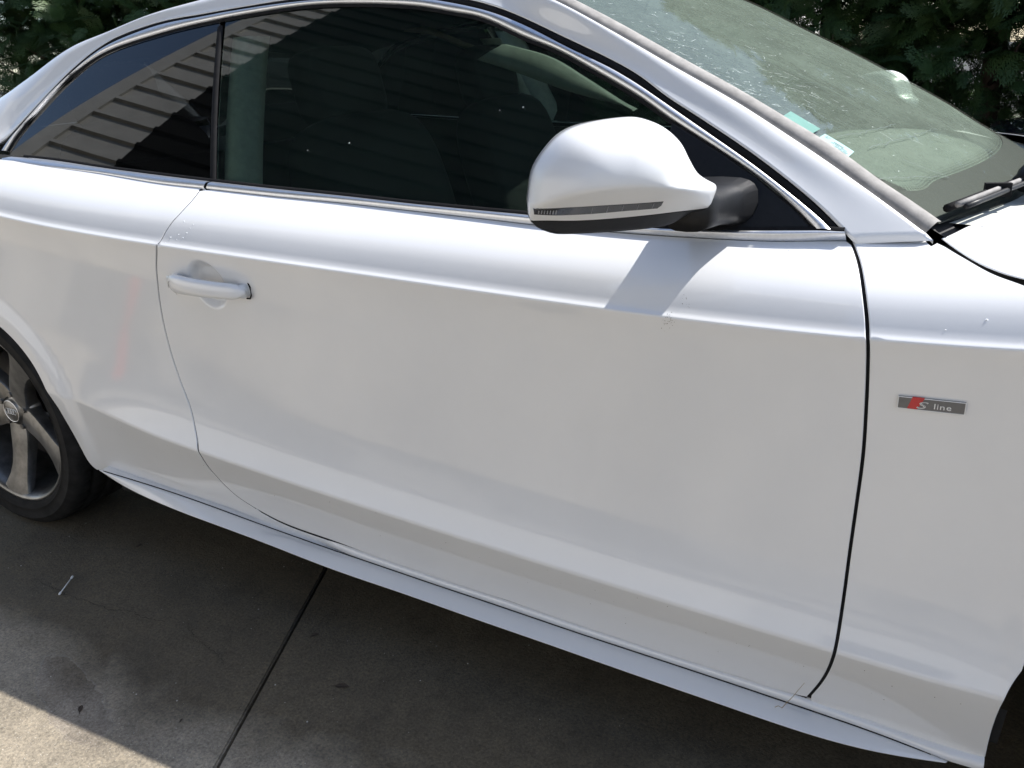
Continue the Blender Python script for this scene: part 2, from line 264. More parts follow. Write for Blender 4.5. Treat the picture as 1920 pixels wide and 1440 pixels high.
# ---------------------------------------------------------------- materials
def nmat(name):
    m=bpy.data.materials.new(name);m.use_nodes=True;nt=m.node_tree;p=nt.nodes['Principled BSDF'];return m,nt,p
def setp(p,**k):
    for a,b in k.items(): p.inputs[a.replace('_',' ')].default_value=b
def noise(nt,scale,detail=6,rough=.6,dist=0,coord='Object',vec=None):
    t=nt.nodes.new('ShaderNodeTexNoise');t.inputs['Scale'].default_value=scale;t.inputs['Detail'].default_value=detail;t.inputs['Roughness'].default_value=rough;t.inputs['Distortion'].default_value=dist
    if vec is None:
        c=nt.nodes.new('ShaderNodeTexCoord');vec=c.outputs[coord]
    nt.links.new(vec,t.inputs['Vector']);return t
def ramp(nt,inp,stops):
    r=nt.nodes.new('ShaderNodeValToRGB');e=r.color_ramp.elements
    while len(e)<len(stops): e.new(.5)
    for k,(p,c) in enumerate(stops): e[k].position=p;e[k].color=(*c,1) if len(c)==3 else c
    nt.links.new(inp,r.inputs[0]);return r
def bump(nt,h,strength,dist,p):
    b=nt.nodes.new('ShaderNodeBump');b.inputs['Strength'].default_value=strength;b.inputs['Distance'].default_value=dist;nt.links.new(h,b.inputs['Height']);nt.links.new(b.outputs[0],p.inputs['Normal']);return b
def mix(nt,fac,a,b,mode='MIX'):
    m=nt.nodes.new('ShaderNodeMix');m.data_type='RGBA';m.blend_type=mode
    for s_,v in((0,fac),(6,a),(7,b)):
        if hasattr(v,'default_value') or hasattr(v,'links'): nt.links.new(v,m.inputs[s_])
        else: m.inputs[s_].default_value=v if s_==0 else (*v,1)
    return m.outputs[2]
def simple(name,col,rough=.5,metal=0,var=.12,scale=40,bmp=0,coat=0,spec=.5):
    m,nt,p=nmat(name);t=noise(nt,scale)
    c0=tuple(max(0,c*(1-var)) for c in col);c1=tuple(min(1,c*(1+var)) for c in col)
    r=ramp(nt,t.outputs[0],[(.3,c0),(.7,c1)]);nt.links.new(r.outputs[0],p.inputs['Base Color']);setp(p,Roughness=rough,Metallic=metal,Coat_Weight=coat,Coat_Roughness=.05)
    p.inputs['Specular IOR Level'].default_value=spec
    if bmp: bump(nt,t.outputs[0],bmp,.002,p)
    return m
M={}
def mk_paint(nm='white_paint',cr=(.018,.05),cw=1.0):
    m,nt,p=nmat(nm);t=noise(nt,3,8,.65);f=noise(nt,220,3,.5)
    r=ramp(nt,t.outputs[0],[(.3,(.70,.708,.72)),(.7,(.75,.756,.765))]);nt.links.new(r.outputs[0],p.inputs['Base Color'])
    setp(p,Roughness=.42,Coat_Weight=cw,Coat_IOR=1.62)
    rr=ramp(nt,t.outputs[0],[(.35,(cr[0],)*3),(.75,(cr[1],)*3)]);nt.links.new(rr.outputs[0],p.inputs['Coat Roughness'])
    b=nt.nodes.new('ShaderNodeBump');b.inputs['Strength'].default_value=.012;b.inputs['Distance'].default_value=.002;nt.links.new(f.outputs[0],b.inputs['Height']);nt.links.new(b.outputs[0],p.inputs['Coat Normal'])
    return m
def mk_glass(name,tint,dust=0,dustcol=(.5,.52,.48),dscale=6,spec=1.0):
    m=bpy.data.materials.new(name);m.use_nodes=True;nt=m.node_tree;nt.nodes.clear();o=nt.nodes.new('ShaderNodeOutputMaterial')
    tr=nt.nodes.new('ShaderNodeBsdfTransparent');tr.inputs[0].default_value=(*tint,1);gl=nt.nodes.new('ShaderNodeBsdfGlossy');gl.inputs['Roughness'].default_value=.006;gl.inputs[0].default_value=(1,1,1,1)
    fr0=nt.nodes.new('ShaderNodeFresnel');fr0.inputs[0].default_value=1.62;fr=nt.nodes.new('ShaderNodeMath');fr.operation='MULTIPLY';fr.inputs[1].default_value=spec;nt.links.new(fr0.outputs[0],fr.inputs[0])
    base=tr.outputs[0]
    if dust:
        df=nt.nodes.new('ShaderNodeBsdfDiffuse');df.inputs[0].default_value=(*dustcol,1);t=noise(nt,dscale,10,.72);t2=noise(nt,90,4,.7)
        r=ramp(nt,t.outputs[0],[(.3,(dust*.72,)*3),(.72,(min(1,dust*1.25),)*3)]);r2=ramp(nt,t2.outputs[0],[(.35,(.85,)*3),(.75,(1.15,)*3)])
        mm=nt.nodes.new('ShaderNodeMath');mm.operation='MULTIPLY';nt.links.new(r.outputs[0],mm.inputs[0]);nt.links.new(r2.outputs[0],mm.inputs[1])
        mx=nt.nodes.new('ShaderNodeMixShader');nt.links.new(mm.outputs[0],mx.inputs[0]);nt.links.new(base,mx.inputs[1]);nt.links.new(df.outputs[0],mx.inputs[2]);base=mx.outputs[0]
    mx=nt.nodes.new('ShaderNodeMixShader');nt.links.new(fr.outputs[0],mx.inputs[0]);nt.links.new(base,mx.inputs[1]);nt.links.new(gl.outputs[0],mx.inputs[2]);nt.links.new(mx.outputs[0],o.inputs[0]);return m
def mk_concrete():
    m,nt,p=nmat('concrete');c=nt.nodes.new('ShaderNodeTexCoord');g=nt.nodes.new('ShaderNodeNewGeometry');v=g.outputs['Position']
    a=noise(nt,1.1,8,.6,.4,vec=v);b=noise(nt,7,9,.7,.3,vec=v);f=noise(nt,160,5,.75,vec=v);s_=nt.nodes.new('ShaderNodeTexVoronoi');s_.inputs['Scale'].default_value=260;nt.links.new(v,s_.inputs['Vector'])
    base=ramp(nt,a.outputs[0],[(.28,(.19,.160,.120)),(.5,(.315,.274,.212)),(.72,(.41,.36,.285))])
    med=ramp(nt,b.outputs[0],[(.3,(.62,.62,.62)),(.55,(1,1,1)),(.8,(1.12,1.1,1.06))]);x=mix(nt,.8,base.outputs[0],med.outputs[0],'MULTIPLY')
    f3=noise(nt,38,6,.7,vec=v);fm=ramp(nt,f3.outputs[0],[(.3,(.70,.69,.67)),(.5,(1,1,1)),(.75,(1.22,1.20,1.16))]);x=mix(nt,.9,x,fm.outputs[0],'MULTIPLY')
    fin=ramp(nt,f.outputs[0],[(.30,(.40,.39,.37)),(.5,(1,1,1)),(.72,(1.6,1.57,1.5))]);x=mix(nt,.9,x,fin.outputs[0],'MULTIPLY')
    sp=ramp(nt,s_.outputs['Distance'],[(.0,(.75,.73,.68)),(.13,(1,1,1))])
    wn=noise(nt,420,1,.5,vec=v);gt=ramp(nt,wn.outputs[0],[(.70,(0,)*3),(.74,(1,)*3)])
    x=mix(nt,gt.outputs[0],x,(.62,.6,.55));# damp patch with a tide mark, darkened further to paint in the car's shade
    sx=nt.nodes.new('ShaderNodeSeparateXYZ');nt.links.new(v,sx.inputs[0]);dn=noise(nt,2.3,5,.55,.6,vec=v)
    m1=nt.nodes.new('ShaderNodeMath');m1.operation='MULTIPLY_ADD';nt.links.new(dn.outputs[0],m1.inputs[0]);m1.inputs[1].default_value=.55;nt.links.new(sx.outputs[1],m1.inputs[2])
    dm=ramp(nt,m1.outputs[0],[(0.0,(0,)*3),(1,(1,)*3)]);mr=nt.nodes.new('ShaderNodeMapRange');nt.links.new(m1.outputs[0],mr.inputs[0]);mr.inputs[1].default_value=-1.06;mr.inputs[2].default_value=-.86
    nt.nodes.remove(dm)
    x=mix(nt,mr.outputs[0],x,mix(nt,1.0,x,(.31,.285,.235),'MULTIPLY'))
    # a shallow puddle: distance to a short slanted line, with a ragged rim
    vs=nt.nodes.new('ShaderNodeVectorMath');vs.operation='SUBTRACT';nt.links.new(v,vs.inputs[0]);vs.inputs[1].default_value=(.775,-1.300,0)
    vr=nt.nodes.new('ShaderNodeVectorRotate');vr.rotation_type='Z_AXIS';nt.links.new(vs.outputs[0],vr.inputs[0]);vr.inputs['Angle'].default_value=.34
    vm=nt.nodes.new('ShaderNodeVectorMath');vm.operation='MULTIPLY';nt.links.new(vr.outputs[0],vm.inputs[0]);vm.inputs[1].default_value=(4.6,17.,0)
    vl=nt.nodes.new('ShaderNodeVectorMath');vl.operation='LENGTH';nt.links.new(vm.outputs[0],vl.inputs[0]);pn=noise(nt,13,4,.6,vec=v)
    pa=nt.nodes.new('ShaderNodeMath');pa.operation='MULTIPLY_ADD';nt.links.new(pn.outputs[0],pa.inputs[0]);pa.inputs[1].default_value=.9;nt.links.new(vl.outputs['Value'],pa.inputs[2])
    pw=nt.nodes.new('ShaderNodeMapRange');nt.links.new(pa.outputs[0],pw.inputs[0]);pw.inputs[1].default_value=1.32;pw.inputs[2].default_value=1.22
    x=mix(nt,pw.outputs[0],x,mix(nt,1.0,x,(.85,.86,.92),'MULTIPLY'))
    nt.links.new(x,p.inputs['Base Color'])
    rr=ramp(nt,b.outputs[0],[(.3,(.62,)*3),(.7,(.85,)*3)]);nt.links.new(mix(nt,pw.outputs[0],rr.outputs[0],(.05,.05,.05)),p.inputs['Roughness'])
    bb=bump(nt,f.outputs[0],.8,.003,p);st=nt.nodes.new('ShaderNodeMapRange');nt.links.new(pw.outputs[0],st.inputs[0]);st.inputs[3].default_value=.8;st.inputs[4].default_value=.04;nt.links.new(st.outputs[0],bb.inputs['Strength']);return m
M['paint']=mk_paint();M['satin']=mk_paint('dusty_white_shell',(.16,.26),.55)
M['glass_front']=mk_glass('tinted_side_glass',(.48,.60,.54),dust=.05,dustcol=(.11,.18,.155),dscale=9)
M['glass_rear']=mk_glass('privacy_glass',(.10,.12,.135),dust=.006)
M['glass_screen']=mk_glass('dusty_windscreen_glass',(.72,.78,.735),dust=.04,dustcol=(.40,.39,.35),dscale=5,spec=.10)
M['laminate']=mk_glass('crazed_laminate',(.86,.90,.87),dust=.50,dustcol=(.36,.39,.352),dscale=7,spec=.05)
M['chrome']=simple('brushed_trim_metal',(.74,.75,.77),.40,1,.05,150)
M['black']=simple('black_plastic',(.009,.0095,.011),.45,0,.2,120,.1,spec=.3)
M['blackgloss']=simple('gloss_black',(.008,.008,.009),.12,0,.1)
M['rubber']=simple('black_rubber',(.012,.012,.013),.8,0,.3,60,.2,spec=.12)
M['dusty']=simple('dusty_grey_rubber',(.24,.23,.22),.75,0,.25,50,.2)
M['tyre']=simple('dusty_tyre_rubber',(.014,.0135,.013),.85,0,.5,26,.5,spec=.2)
M['rim']=simple('dirty_alloy',(.24,.235,.225),.34,.85,.40,22,.05)
M['dark']=simple('underbody_black',(.01,.01,.01),.9,0,.2)
M['interior']=simple('dark_interior',(.008,.009,.009),.8,0,.2,60)
M['liner']=simple('pale_headliner',(.66,.67,.62),.9,0,.1,60)
M['dash']=simple('grey_dashboard',(.46,.47,.43),.85,0,.15,60,.2)
M['frit']=simple('black_ceramic_band',(.012,.012,.012),.6,0,.3,300)
M['concrete']=mk_concrete()
# ---------------------------------------------------------------- ground
JX,JY=1.081,-1.046;JA=math.atan2(.512,-.194)       # a joint runs through here, at this heading
def mk_base():
    m,nt,p=nmat('dirt_and_tar');g=nt.nodes.new('ShaderNodeNewGeometry');t=noise(nt,9,8,.7,vec=g.outputs['Position']);r=ramp(nt,t.outputs[0],[(.3,(.02,.019,.017)),(.7,(.05,.047,.042))]);nt.links.new(r.outputs[0],p.inputs['Base Color']);setp(p,Roughness=.95);return m
GB=add('ground',[(-400,-400,-.02),(400,-400,-.02),(400,400,-.02),(-400,400,-.02)],[(0,1,2,3)],mk_base(),smooth=False);tag(GB,kind='structure')
M['asphalt']=simple('pale_asphalt',(.30,.29,.27),.9,0,.2,3)
ROAD=add('road',[(-60,6.5,-.012),(60,6.5,-.012),(60,13,-.012),(-60,13,-.012)],[(0,1,2,3)],M['asphalt'],smooth=False);tag(ROAD,kind='structure')
PAVE=empty('pavement');tag(PAVE,'',kind='structure')
def slab_mesh(a,b,t=.05,bv=.0035):
    me=bpy.data.meshes.new('slab');bm=bmesh.new()
    r=bmesh.ops.create_cube(bm,size=1);bmesh.ops.scale(bm,vec=(a,b,t),verts=bm.verts);bmesh.ops.translate(bm,vec=(0,0,-t/2),verts=bm.verts)
    bmesh.ops.bevel(bm,geom=[e for e in bm.edges if all(v.co.z>-.001 for v in e.verts)],offset=bv,segments=2,affect='EDGES');bm.to_mesh(me);bm.free();me.materials.append(M['concrete']);return me
SLW,SLL,GAP=3.6,4.2,.006
_sm=slab_mesh(SLW-GAP,SLL-GAP);_d=np.array([math.cos(JA),math.sin(JA)]);_e=np.array([_d[1],-_d[0]])   # _e points to the car's front
for i in range(-4,4):
    for j in range(-3,3):
        cpos=np.array([JX,JY])+_e*((i+.5)*SLW)+_d*((j+.5)*SLL+.9)
        o=bpy.data.objects.new('slab',_sm);COL.objects.link(o);o.parent=PAVE;o.location=(cpos[0],cpos[1],0);o.rotation_euler=(0,0,JA-math.pi/2)

def mk_bounce_tar():
    m,nt,p=nmat('mottled_bounce_asphalt');g=nt.nodes.new('ShaderNodeNewGeometry');v=g.outputs['Position'];a=noise(nt,.75,5,.55,.8,vec=v);f=noise(nt,60,6,.7,vec=v)
    r=ramp(nt,a.outputs[0],[(.36,(.035,.035,.036)),(.47,(.075,.073,.07)),(.52,(.20,.185,.16)),(.66,(.27,.245,.205))]);q=ramp(nt,f.outputs[0],[(.3,(.7,)*3),(.7,(1.2,)*3)]);x=mix(nt,.8,r.outputs[0],q.outputs[0],'MULTIPLY');nt.links.new(x,p.inputs['Base Color']);setp(p,Roughness=.9);bump(nt,f.outputs[0],.4,.003,p);return m
M['bounce_tar']=mk_bounce_tar()
YD=add('yard',[(-14,-2.25,.004),(16,-1.62,.004),(16,-16,.004),(-14,-16,.004)],[(3,2,1,0)],M['bounce_tar'],smooth=False);tag(YD,kind='structure')  # unseen asphalt added to cut ground bounce and mottle the door reflections
# ---------------------------------------------------------------- the white coupe
CAR=empty('car',(1.2,0,0));tag(CAR,'white two-door coupe with cracked dusty windscreen parked on the concrete','car')
CARO=np.array([1.2,0,0])
_add0=add
def cadd(*a,**k): return add(*a,**k)
# all parts are written in the car's own frame (rear axle at x=0); the parent sits at (1.2,0,0)
def car_local(o):
    for q in (o if isinstance(o,tuple) else (o,)):
        if q.parent is CAR: q.location=(-1.2,0,0)
    return o
D_=DATA
HC=tuple(D_['HC']);ZS=D_['ZS'];ZC=D_['ZC']
def C2(k,n,it=3): return smooth(crom(D_[k],n),it)
def w_of(x,z):
    ws=np.linspace(-.75,.25,600);zz=prof(np.full(600,x),ws)[1];return float(np.interp(z,zz,ws))
def body_pts(x0,x1,du=.016,w1=.42):
    xs=np.arange(x0,x1,du);P_=[]
    up=[.0008,.0016,.0026,.004,.006,.008,.011,.015,.02]+list(np.arange(.03,w1,.012))
    lo=list(np.concatenate([[0,.003,.006,.01,.016,.024,.035,.05],np.arange(.07,.9,.022),[.91,.93,.95,.965,.975,.983,.99,.996,1.0]]))
    L=(zline(ZS,xs)-zline(ZC,xs))/_pz[-1]
    for w in up: P_.append(np.stack([xs,np.full_like(xs,w)],1))
    for t in lo: P_.append(np.stack([xs,-t*L],1))
    for b in [.001,.002,.004,.007,.012,.02]+list(np.arange(.035,.26,.016)): P_.append(np.stack([xs,-L-b],1))
    for m in (-.0008,): P_.append(np.stack([xs,np.full_like(xs,m)],1))
    return np.vstack(P_)
belt=C2('belt_lo',120);gR=C2('gapR',110,4);gF=C2('gapF',100,4);sD=C2('sillD',120,6);sF=C2('sillF',30,2)
def poff(g,d):
    t=np.gradient(g,axis=0);t/=np.linalg.norm(t,axis=1)[:,None];return g+np.stack([-t[:,1],t[:,0]],1)*d
# ---- door
bd=belt[(belt[:,0]>.874)&(belt[:,0]<2.096)]
door_o=np.vstack([bd+[0,-.0015],gF[1:]+[-.0025,0],(sD[::-1])[1:]+[0,.0025],poff(gR,.0017)[::-1][1:-1]])
pts=body_pts(.76,2.17)
hx,hw=np.meshgrid(np.arange(HC[0]-.075,HC[0]+.075,.0035),np.arange(HC[1]-.075,min(HC[1]+.075,-.012),.0035));cup=np.stack([hx.ravel(),hw.ravel()],1)
q_=np.hypot((pts[:,0]-HC[0])/.075,(pts[:,1]-HC[1])/.07);pts=np.vstack([pts[(q_>1.0)|(pts[:,1]>-.012)],cup])
DOOR=panel('door',door_o,P,pts,M['paint'],CAR,inset=.0014);car_local(DOOR)
DOOR['label']='white door panel with a recessed pull handle'
_hc=HC;HC=(50.,0,.05,.05)
def P0(x,w): 
    y,z=prof(x,w);r=np.hypot(x,z-.325);return P(x,w)
DOOR2=panel('door',door_o,P,body_pts(.76,2.17,.05),M['paint'],CAR,inset=.0022,step=.02);car_local(DOOR2)
DOOR2.data.transform(Matrix.Scale(-1,4,(0,1,0)));DOOR2.data.flip_normals()
HC=_hc
# ---- rear quarter panel
bq=belt[belt[:,0]<.872];top=np.vstack([[[-.9,.138],[-.5,.139],[-.15,.140],[.1,.141]],bq+[0,-.0015]])
skq=crom(D_['skUq'],40);arR=C2('archR',60,14)
th=np.radians(np.arange(50,206,4));rc=.332+.03*np.clip((th-math.radians(50))/1.0,0,1);circ=np.stack([rc*np.cos(th),.325+rc*np.sin(th)],1);circ=circ[circ[:,0]<arR[0,0]-.012]
circ=np.array([[x,w_of(x,z)] for x,z in circ])
gRq=poff(gR,-.0017)
sdq=sD[(sD[:,0]>gRq[-1,0]+.01)&(sD[:,0]<1.13)]+[0,-.0065]
skq=skq[skq[:,0]<1.16]
quarter_o=np.vstack([top,gRq,sdq,skq[::-1],arR[::-1][1:],circ,[[-.42,w_of(-.42,.22)],[-.9,w_of(-.9,.25)]]])
QP=panel('quarter_panel',quarter_o,P,body_pts(-.9,.95),M['paint'],CAR,inset=.001,mirror=True);car_local(QP)
# ---- front fender
sm_=crom(D_['seamF'],20);fe=crom(D_['fendE'],30);aF=C2('archF',40,8)
th=np.radians(np.arange(-14,166,4));circF=np.stack([2.751+(.3615*np.cos(th)),.325+.3615*np.sin(th)],1);circF=circF[circF[:,0]>aF[0,0]+.012];circF=np.array([[x,w_of(x,z)] for x,z in circF])
fend_o=np.vstack([sm_+[.0015,-.0012],[[2.194,.176],[2.200,.166]],fe,[[2.45,.074],[2.7,.062],[3.0,.045],[3.3,.02],[3.3,-.42]],[[3.16,w_of(3.16,.22)]],circF,aF[1:],sF[::-1][1:],(gF+[.0025,0])[::-1][1:-1]])
FE=panel('front_fender',fend_o,P,body_pts(2.1,3.3),M['paint'],CAR,inset=.0014,mirror=True);car_local(FE)
# ---- dark inner body behind the shut lines
xs=np.arange(-.88,3.28,.03);ws=np.linspace(-.66,.16,40);X,Wd=np.meshgrid(xs,ws,indexing='ij');y,z=prof(X,Wd);IV=np.stack([X,y+.022,z],-1)
F=[f for f in grid_faces(len(xs),len(ws)) if min(np.hypot(IV.reshape(-1,3)[f[0],0]-c,IV.reshape(-1,3)[f[0],2]-.325) for c in(0,2.751))>.40]
car_local(add('inner_body',IV.reshape(-1,3),F,M['dark'],CAR,mirror=True))
b=MB();b.box((1.375,0,.17),(1.98,1.66,.03)).box((-.65,0,.3),(.5,1.6,.03)).box((3.3,0,.25),(.35,1.6,.03))
for s in(-1,1):
    for cx in(0,2.751):
        th=np.linspace(-.35,math.pi+.35,22);V=np.stack([np.stack([cx+.395*np.cos(th),np.full(22,s*yy),.325+.395*np.sin(th)],1) for yy in(.845,.55)],0);b.grid(V)
        V=np.stack([np.stack([cx+.395*np.cos(th),np.full(22,s*.55),.325+.395*np.sin(th)],1),np.stack([cx+0*th,np.full(22,s*.55),.325+0*th],1)],0);b.grid(V)
car_local(b.build('underbody',M['dark'],CAR))
def gap_seal(g,d=.0045):
    a_=poff(g,-.005);b_=poff(g,.005);dd=np.where(g[:,1]<-.45,np.minimum(d,.0012),d)[:,None]*np.array([0,1,0]);L_=P(a_[:,0],a_[:,1])+dd;R_2=P(b_[:,0],b_[:,1])+dd;car_local(grid('door_seal',np.stack([L_,R_2],1),M['rubber'],CAR,mirror=True))
gap_seal(gR,.0030);gap_seal(gF,.006)
_a=P(sD[:,0],sD[:,1]+.004)+[0,.003,0];_b=P(sD[:,0],sD[:,1]-.0065)+[0,.0022,0];car_local(grid('sill_seal',np.stack([_a,_b],1),M['rubber'],CAR,mirror=True))
# ---- rocker ledge and side skirt
skU=smooth(crom(D_['skU'],160),90);skB=smooth(crom(D_['skB'],160),90)
sl=np.vstack([sD,sF]);rk=[]
sl=sl[sl[:,0]>1.0];sl=smooth(crom(np.vstack([sl[::6],sl[-1:]]),170),8);y,z=prof(sl[:,0],sl[:,1]);kr=sm(1.02,1.2,sl[:,0]);A=np.stack([sl[:,0],y+.006+.010*kr,z+.006*kr],1)
B=np.stack([sl[:,0],(np.interp(sl[:,0],skU[:,0],skU[:,1])-.001)*kr+(1-kr)*(y+.008),np.interp(sl[:,0],skU[:,0],skU[:,2])+.0015],1);Bm=(A*.45+B*.55)+kr[:,None]*np.array([0,-.0035,.003])
V=np.stack([A+[0,.01,.004],A,Bm,B,B+[0,.012,-.004]],1);car_local(grid('rocker_panel',V,M['paint'],CAR,mirror=True))
Nn=np.zeros_like(skU);Nn[:,1]=-.75;Nn[:,2]=.66
U2=skU.copy();B2=np.stack([np.interp(np.linspace(0,1,160),np.linspace(0,1,160),skB[:,k]) for k in range(3)],1)
R_=ribbon(U2,B2,.004,Nn,((0,-.6),(.02,0),(.3,.8),(.6,.9),(.85,.5),(.94,.2)))
low=np.stack([B2+[0,-.0005,.0005],B2+[0,.004,-.005],B2+[0,.03,-.006],B2+[0,.12,.02]],1)
V=np.concatenate([R_,low],1);V=np.concatenate([np.stack([U2+[0,.05,0]],1),V],1);car_local(grid('side_skirt',V,M['paint'],CAR,mirror=True))
sU=skU[1:-2];car_local(grid('skirt_seam',np.stack([sU+[0,-.0008,.0012],sU+[0,-.0026,.0003],sU+[0,-.0026,-.0003]],1),M['rubber'],CAR,mirror=True))
# ---- door handle : a bar bridging the cup
hd=D_['handle'];ra=np.array(hd[0])*.5+np.array(hd[12])*.5;fa=np.array(hd[6]);n=26;sec=[]
for i in range(n):
    t=i/(n-1);c=ra+(fa-ra)*t;base=P(c[0],c[1]);y0,z0=prof(c[0],c[1])
    e=min(1,min(t,1-t)/.14);e=math.sqrt(max(0,1-(1-e)**2));st=.006+.024*math.sin(math.pi*min(1,max(0,t*.92+.04)))**.7
    hh=(.0195-.0045*t)*max(.25,e);tk=.0105*max(.35,e)
    for k in range(16):
        a=2*math.pi*k/16;ca,sa=math.cos(a),math.sin(a);ca=math.copysign(abs(ca)**.7,ca);sa=math.copysign(abs(sa)**.7,sa)
        sec.append((c[0],y0-st-tk*ca*1.0,z0+hh*sa+.002*math.sin(math.pi*t)))
F=grid_faces(n,16,False,True)+[tuple(range(16))[::-1],tuple((n-1)*16+k for k in range(16))]
b=MB();b._add(sec,F)
for c in (ra+(fa-ra)*.045,fa+(ra-fa)*.06):
    y0,z0=prof(c[0],c[1]);b.box((c[0],float(y0)-.006,float(z0)),(.020,.022,.024))
HND=b.build('door_handle',M['paint'],DOOR,smooth=True)
c=fa+(np.array([.0035,0]));y0,z0=prof(c[0],c[1])
gk=MB();gk.tube([(c[0]-.002,float(y0)-.0025,float(z0)+.016),(c[0]+.002,float(y0)-.003,float(z0)+.008),(c[0]+.002,float(y0)-.003,float(z0)-.008),(c[0]-.003,float(y0)-.0025,float(z0)-.015),(c[0]-.012,float(y0)-.002,float(z0)-.0155)],.0016,6).build('handle_gasket',M['rubber'],DOOR,smooth=True)
lk=ra+(fa-ra)*.10;y0,z0=prof(lk[0],lk[1]);yl=float(y0)-.0285;zl=float(z0)
lb=MB();pp=[(-.005,-.006),(-.005,.002),(-.001,.008),(.004,.006),(.005,-.001),(.005,-.006),(-.005,-.006)]
lb.tube([(lk[0]+a*.8,yl,zl+b_*.8) for a,b_ in pp],.0004,5).build('lock_mark',M['black'],DOOR)
# ---- badge on the fender
bg=[P(*q) for q in D_['badge']];o=(bg[0]+bg[3])/2;ex=(bg[1]+bg[2])/2-o;Lb=np.linalg.norm(ex);ex/=Lb;ez=(bg[0]+bg[1]-bg[3]-bg[2])/2;Hb=np.linalg.norm(ez);ez-=ex*(ez@ex);ez/=np.linalg.norm(ez);en=np.cross(ex,ez);
print('badge size',Lb,Hb)
def bpt(u,v,d): return o+ex*u+ez*v+en*d
pl=[];Hh=Hb/2;bw=.0012
rings=[(0,0,0),(0,0,.0026),(.0009,.0009,.0034)]
V=[];Fb=[]
for (iu,iv,d) in rings: V+=[bpt(iu,-Hh+iv,d),bpt(Lb-iu,-Hh+iv,d),bpt(Lb-iu,Hh-iv,d),bpt(iu,Hh-iv,d)]
for r in range(2):
    for k in range(4): Fb.append((r*4+k,r*4+(k+1)%4,r*4+4+(k+1)%4,r*4+4+k))
Fb.append((8,9,10,11))
M['badge']=simple('satin_grey_badge',(.15,.15,.152),.35,.2,.1,200)
M['red']=simple('badge_red',(.50,.008,.014),.3,0,.05,coat=.6)
M['silver']=simple('silver_letters',(.78,.78,.78),.35,.1,.03)
BADGE=add('badge',V,Fb,M['badge'],CAR,smooth=False);car_local(BADGE);BADGE['label']='small grey badge with a red flash reading S line'
fl=[(.0115,-Hh+.0008),(.0235,-Hh+.0008),(.0310,Hh+.0010),(.0165,Hh+.0010)]
V=[bpt(u,v,.0036) for u,v in fl]+[bpt(u,v,.0012) for u,v in fl];add('badge_flash',V,[(0,1,2,3),(0,4,5,1),(1,5,6,2),(2,6,7,3),(3,7,4,0)],M['red'],BADGE,smooth=False)
def text_mesh(txt,size,shear=0,outline=0,ext=.0002):
    cu=bpy.data.curves.new('t','FONT');cu.body=txt;cu.size=size;cu.shear=shear;cu.extrude=ext;cu.offset=outline;cu.resolution_u=3
    ob=bpy.data.objects.new('t',cu);COL.objects.link(ob);dg=bpy.context.evaluated_depsgraph_get();dg.update();me=bpy.data.meshes.new_from_object(ob.evaluated_get(dg))
    V=np.array([v.co[:] for v in me.vertices]);F=[tuple(p.vertices) for p in me.polygons];bpy.data.objects.remove(ob);bpy.data.curves.remove(cu);bpy.data.meshes.remove(me);return V,F
def letter(ch,size,shear,u,v,wd,hs,d,mat,thin=0,nm='badge_letter'):
    V,F=text_mesh(ch,size,shear,thin);w=V[:,0].max()-V[:,0].min();V=(V-[V[:,0].min(),0,0])*[wd/w,1,1];bb=MB();bb._add([bpt(u+q[0],v+q[1]*hs,d+q[2]) for q in V],F);return bb.build(nm,mat,BADGE)
letter('S',.0185,.25,.0225,-.0058,.0135,.80,.0040,M['silver']);letter('S',.0185,.25,.0233,-.0055,.0120,.78,.0043,M['badge'],-.0008,'badge_letter_fill')
uu=.0430
for ch,wd_ in(('l',.0013),('i',.0013),('n',.0052),('e',.0055)):
    letter(ch,.0135,0,uu,-.0046,wd_,.86,.0038,M['silver']);uu+=wd_+.0022
V=[];rim=[(0,-Hh),(Lb,-Hh),(Lb,Hh),(0,Hh)];b=MB();
for p_,q_ in zip(rim,rim[1:]+rim[:1]): b.tube([bpt(*p_,.0030),bpt(*q_,.0030)],.0006,5)
b.build('badge_rim',M['silver'],BADGE)
# ---------------------------------------------------------------- greenhouse
def G3(p,off=0.): 
    p=np.asarray(p,float);return np.stack([p[...,0],yg(p[...,0],p[...,1])-off,p[...,1]],-1)
def gN(p):
    p=np.asarray(p,float);h=.001;dz=(yg(p[...,0],p[...,1]+h)-yg(p[...,0],p[...,1]-h))/(2*h);dx=(yg(p[...,0]+h,p[...,1])-yg(p[...,0]-h,p[...,1]))/(2*h);n=np.stack([dx,-np.ones_like(dx),dz],-1);return n/np.linalg.norm(n,axis=-1)[...,None]
N1=260
bU=smooth(crom(D_['blkU'],N1),6);bL=smooth(crom(D_['blkL'],N1),6);ci=smooth(crom(D_['chr_in'],N1),6);bu=smooth(crom(D_['belt_up'],N1),6)
# E0 : lower edge of the white side frame ; E1 : its upper edge
E0=G3(bU,.002);top_tip=E0[0]
er=[list(P(-.55,.139)),list(P(-.36,.1395)),list(P(-.16,.140)*.62+np.array([-.16,-.752,.99])*.38),list(P(.0,.141)*.22+np.array([.0,-.75,1.004])*.78)]
E0=np.vstack([crom(er+[E0[0].tolist()],40)[:-1],E0])
E1=smooth(crom([[-.75,-.70,.94],[-.5,-.68,.99],[-.25,-.645,1.058]]+D_['E1rear']+[[.85,-.555,1.331],[1.0,-.55,1.337],[1.15,-.55,1.336],[1.32,-.555,1.322],[1.46,-.574,1.292]]+D_['E1front'],400),12)
ss=sm(1.25,2.09,E0[:,0]);xe=E0[:,0]+.095*ss-.14*sm(.25,-.55,E0[:,0]);
E1s=np.stack([np.interp(xe,E1[:,0],E1[:,k]) for k in range(3)],1);E1s[:,0]=xe
E0[20:90]=smooth(E0[20:90],40);n=len(E0);V=[];ts=np.linspace(0,1,15)
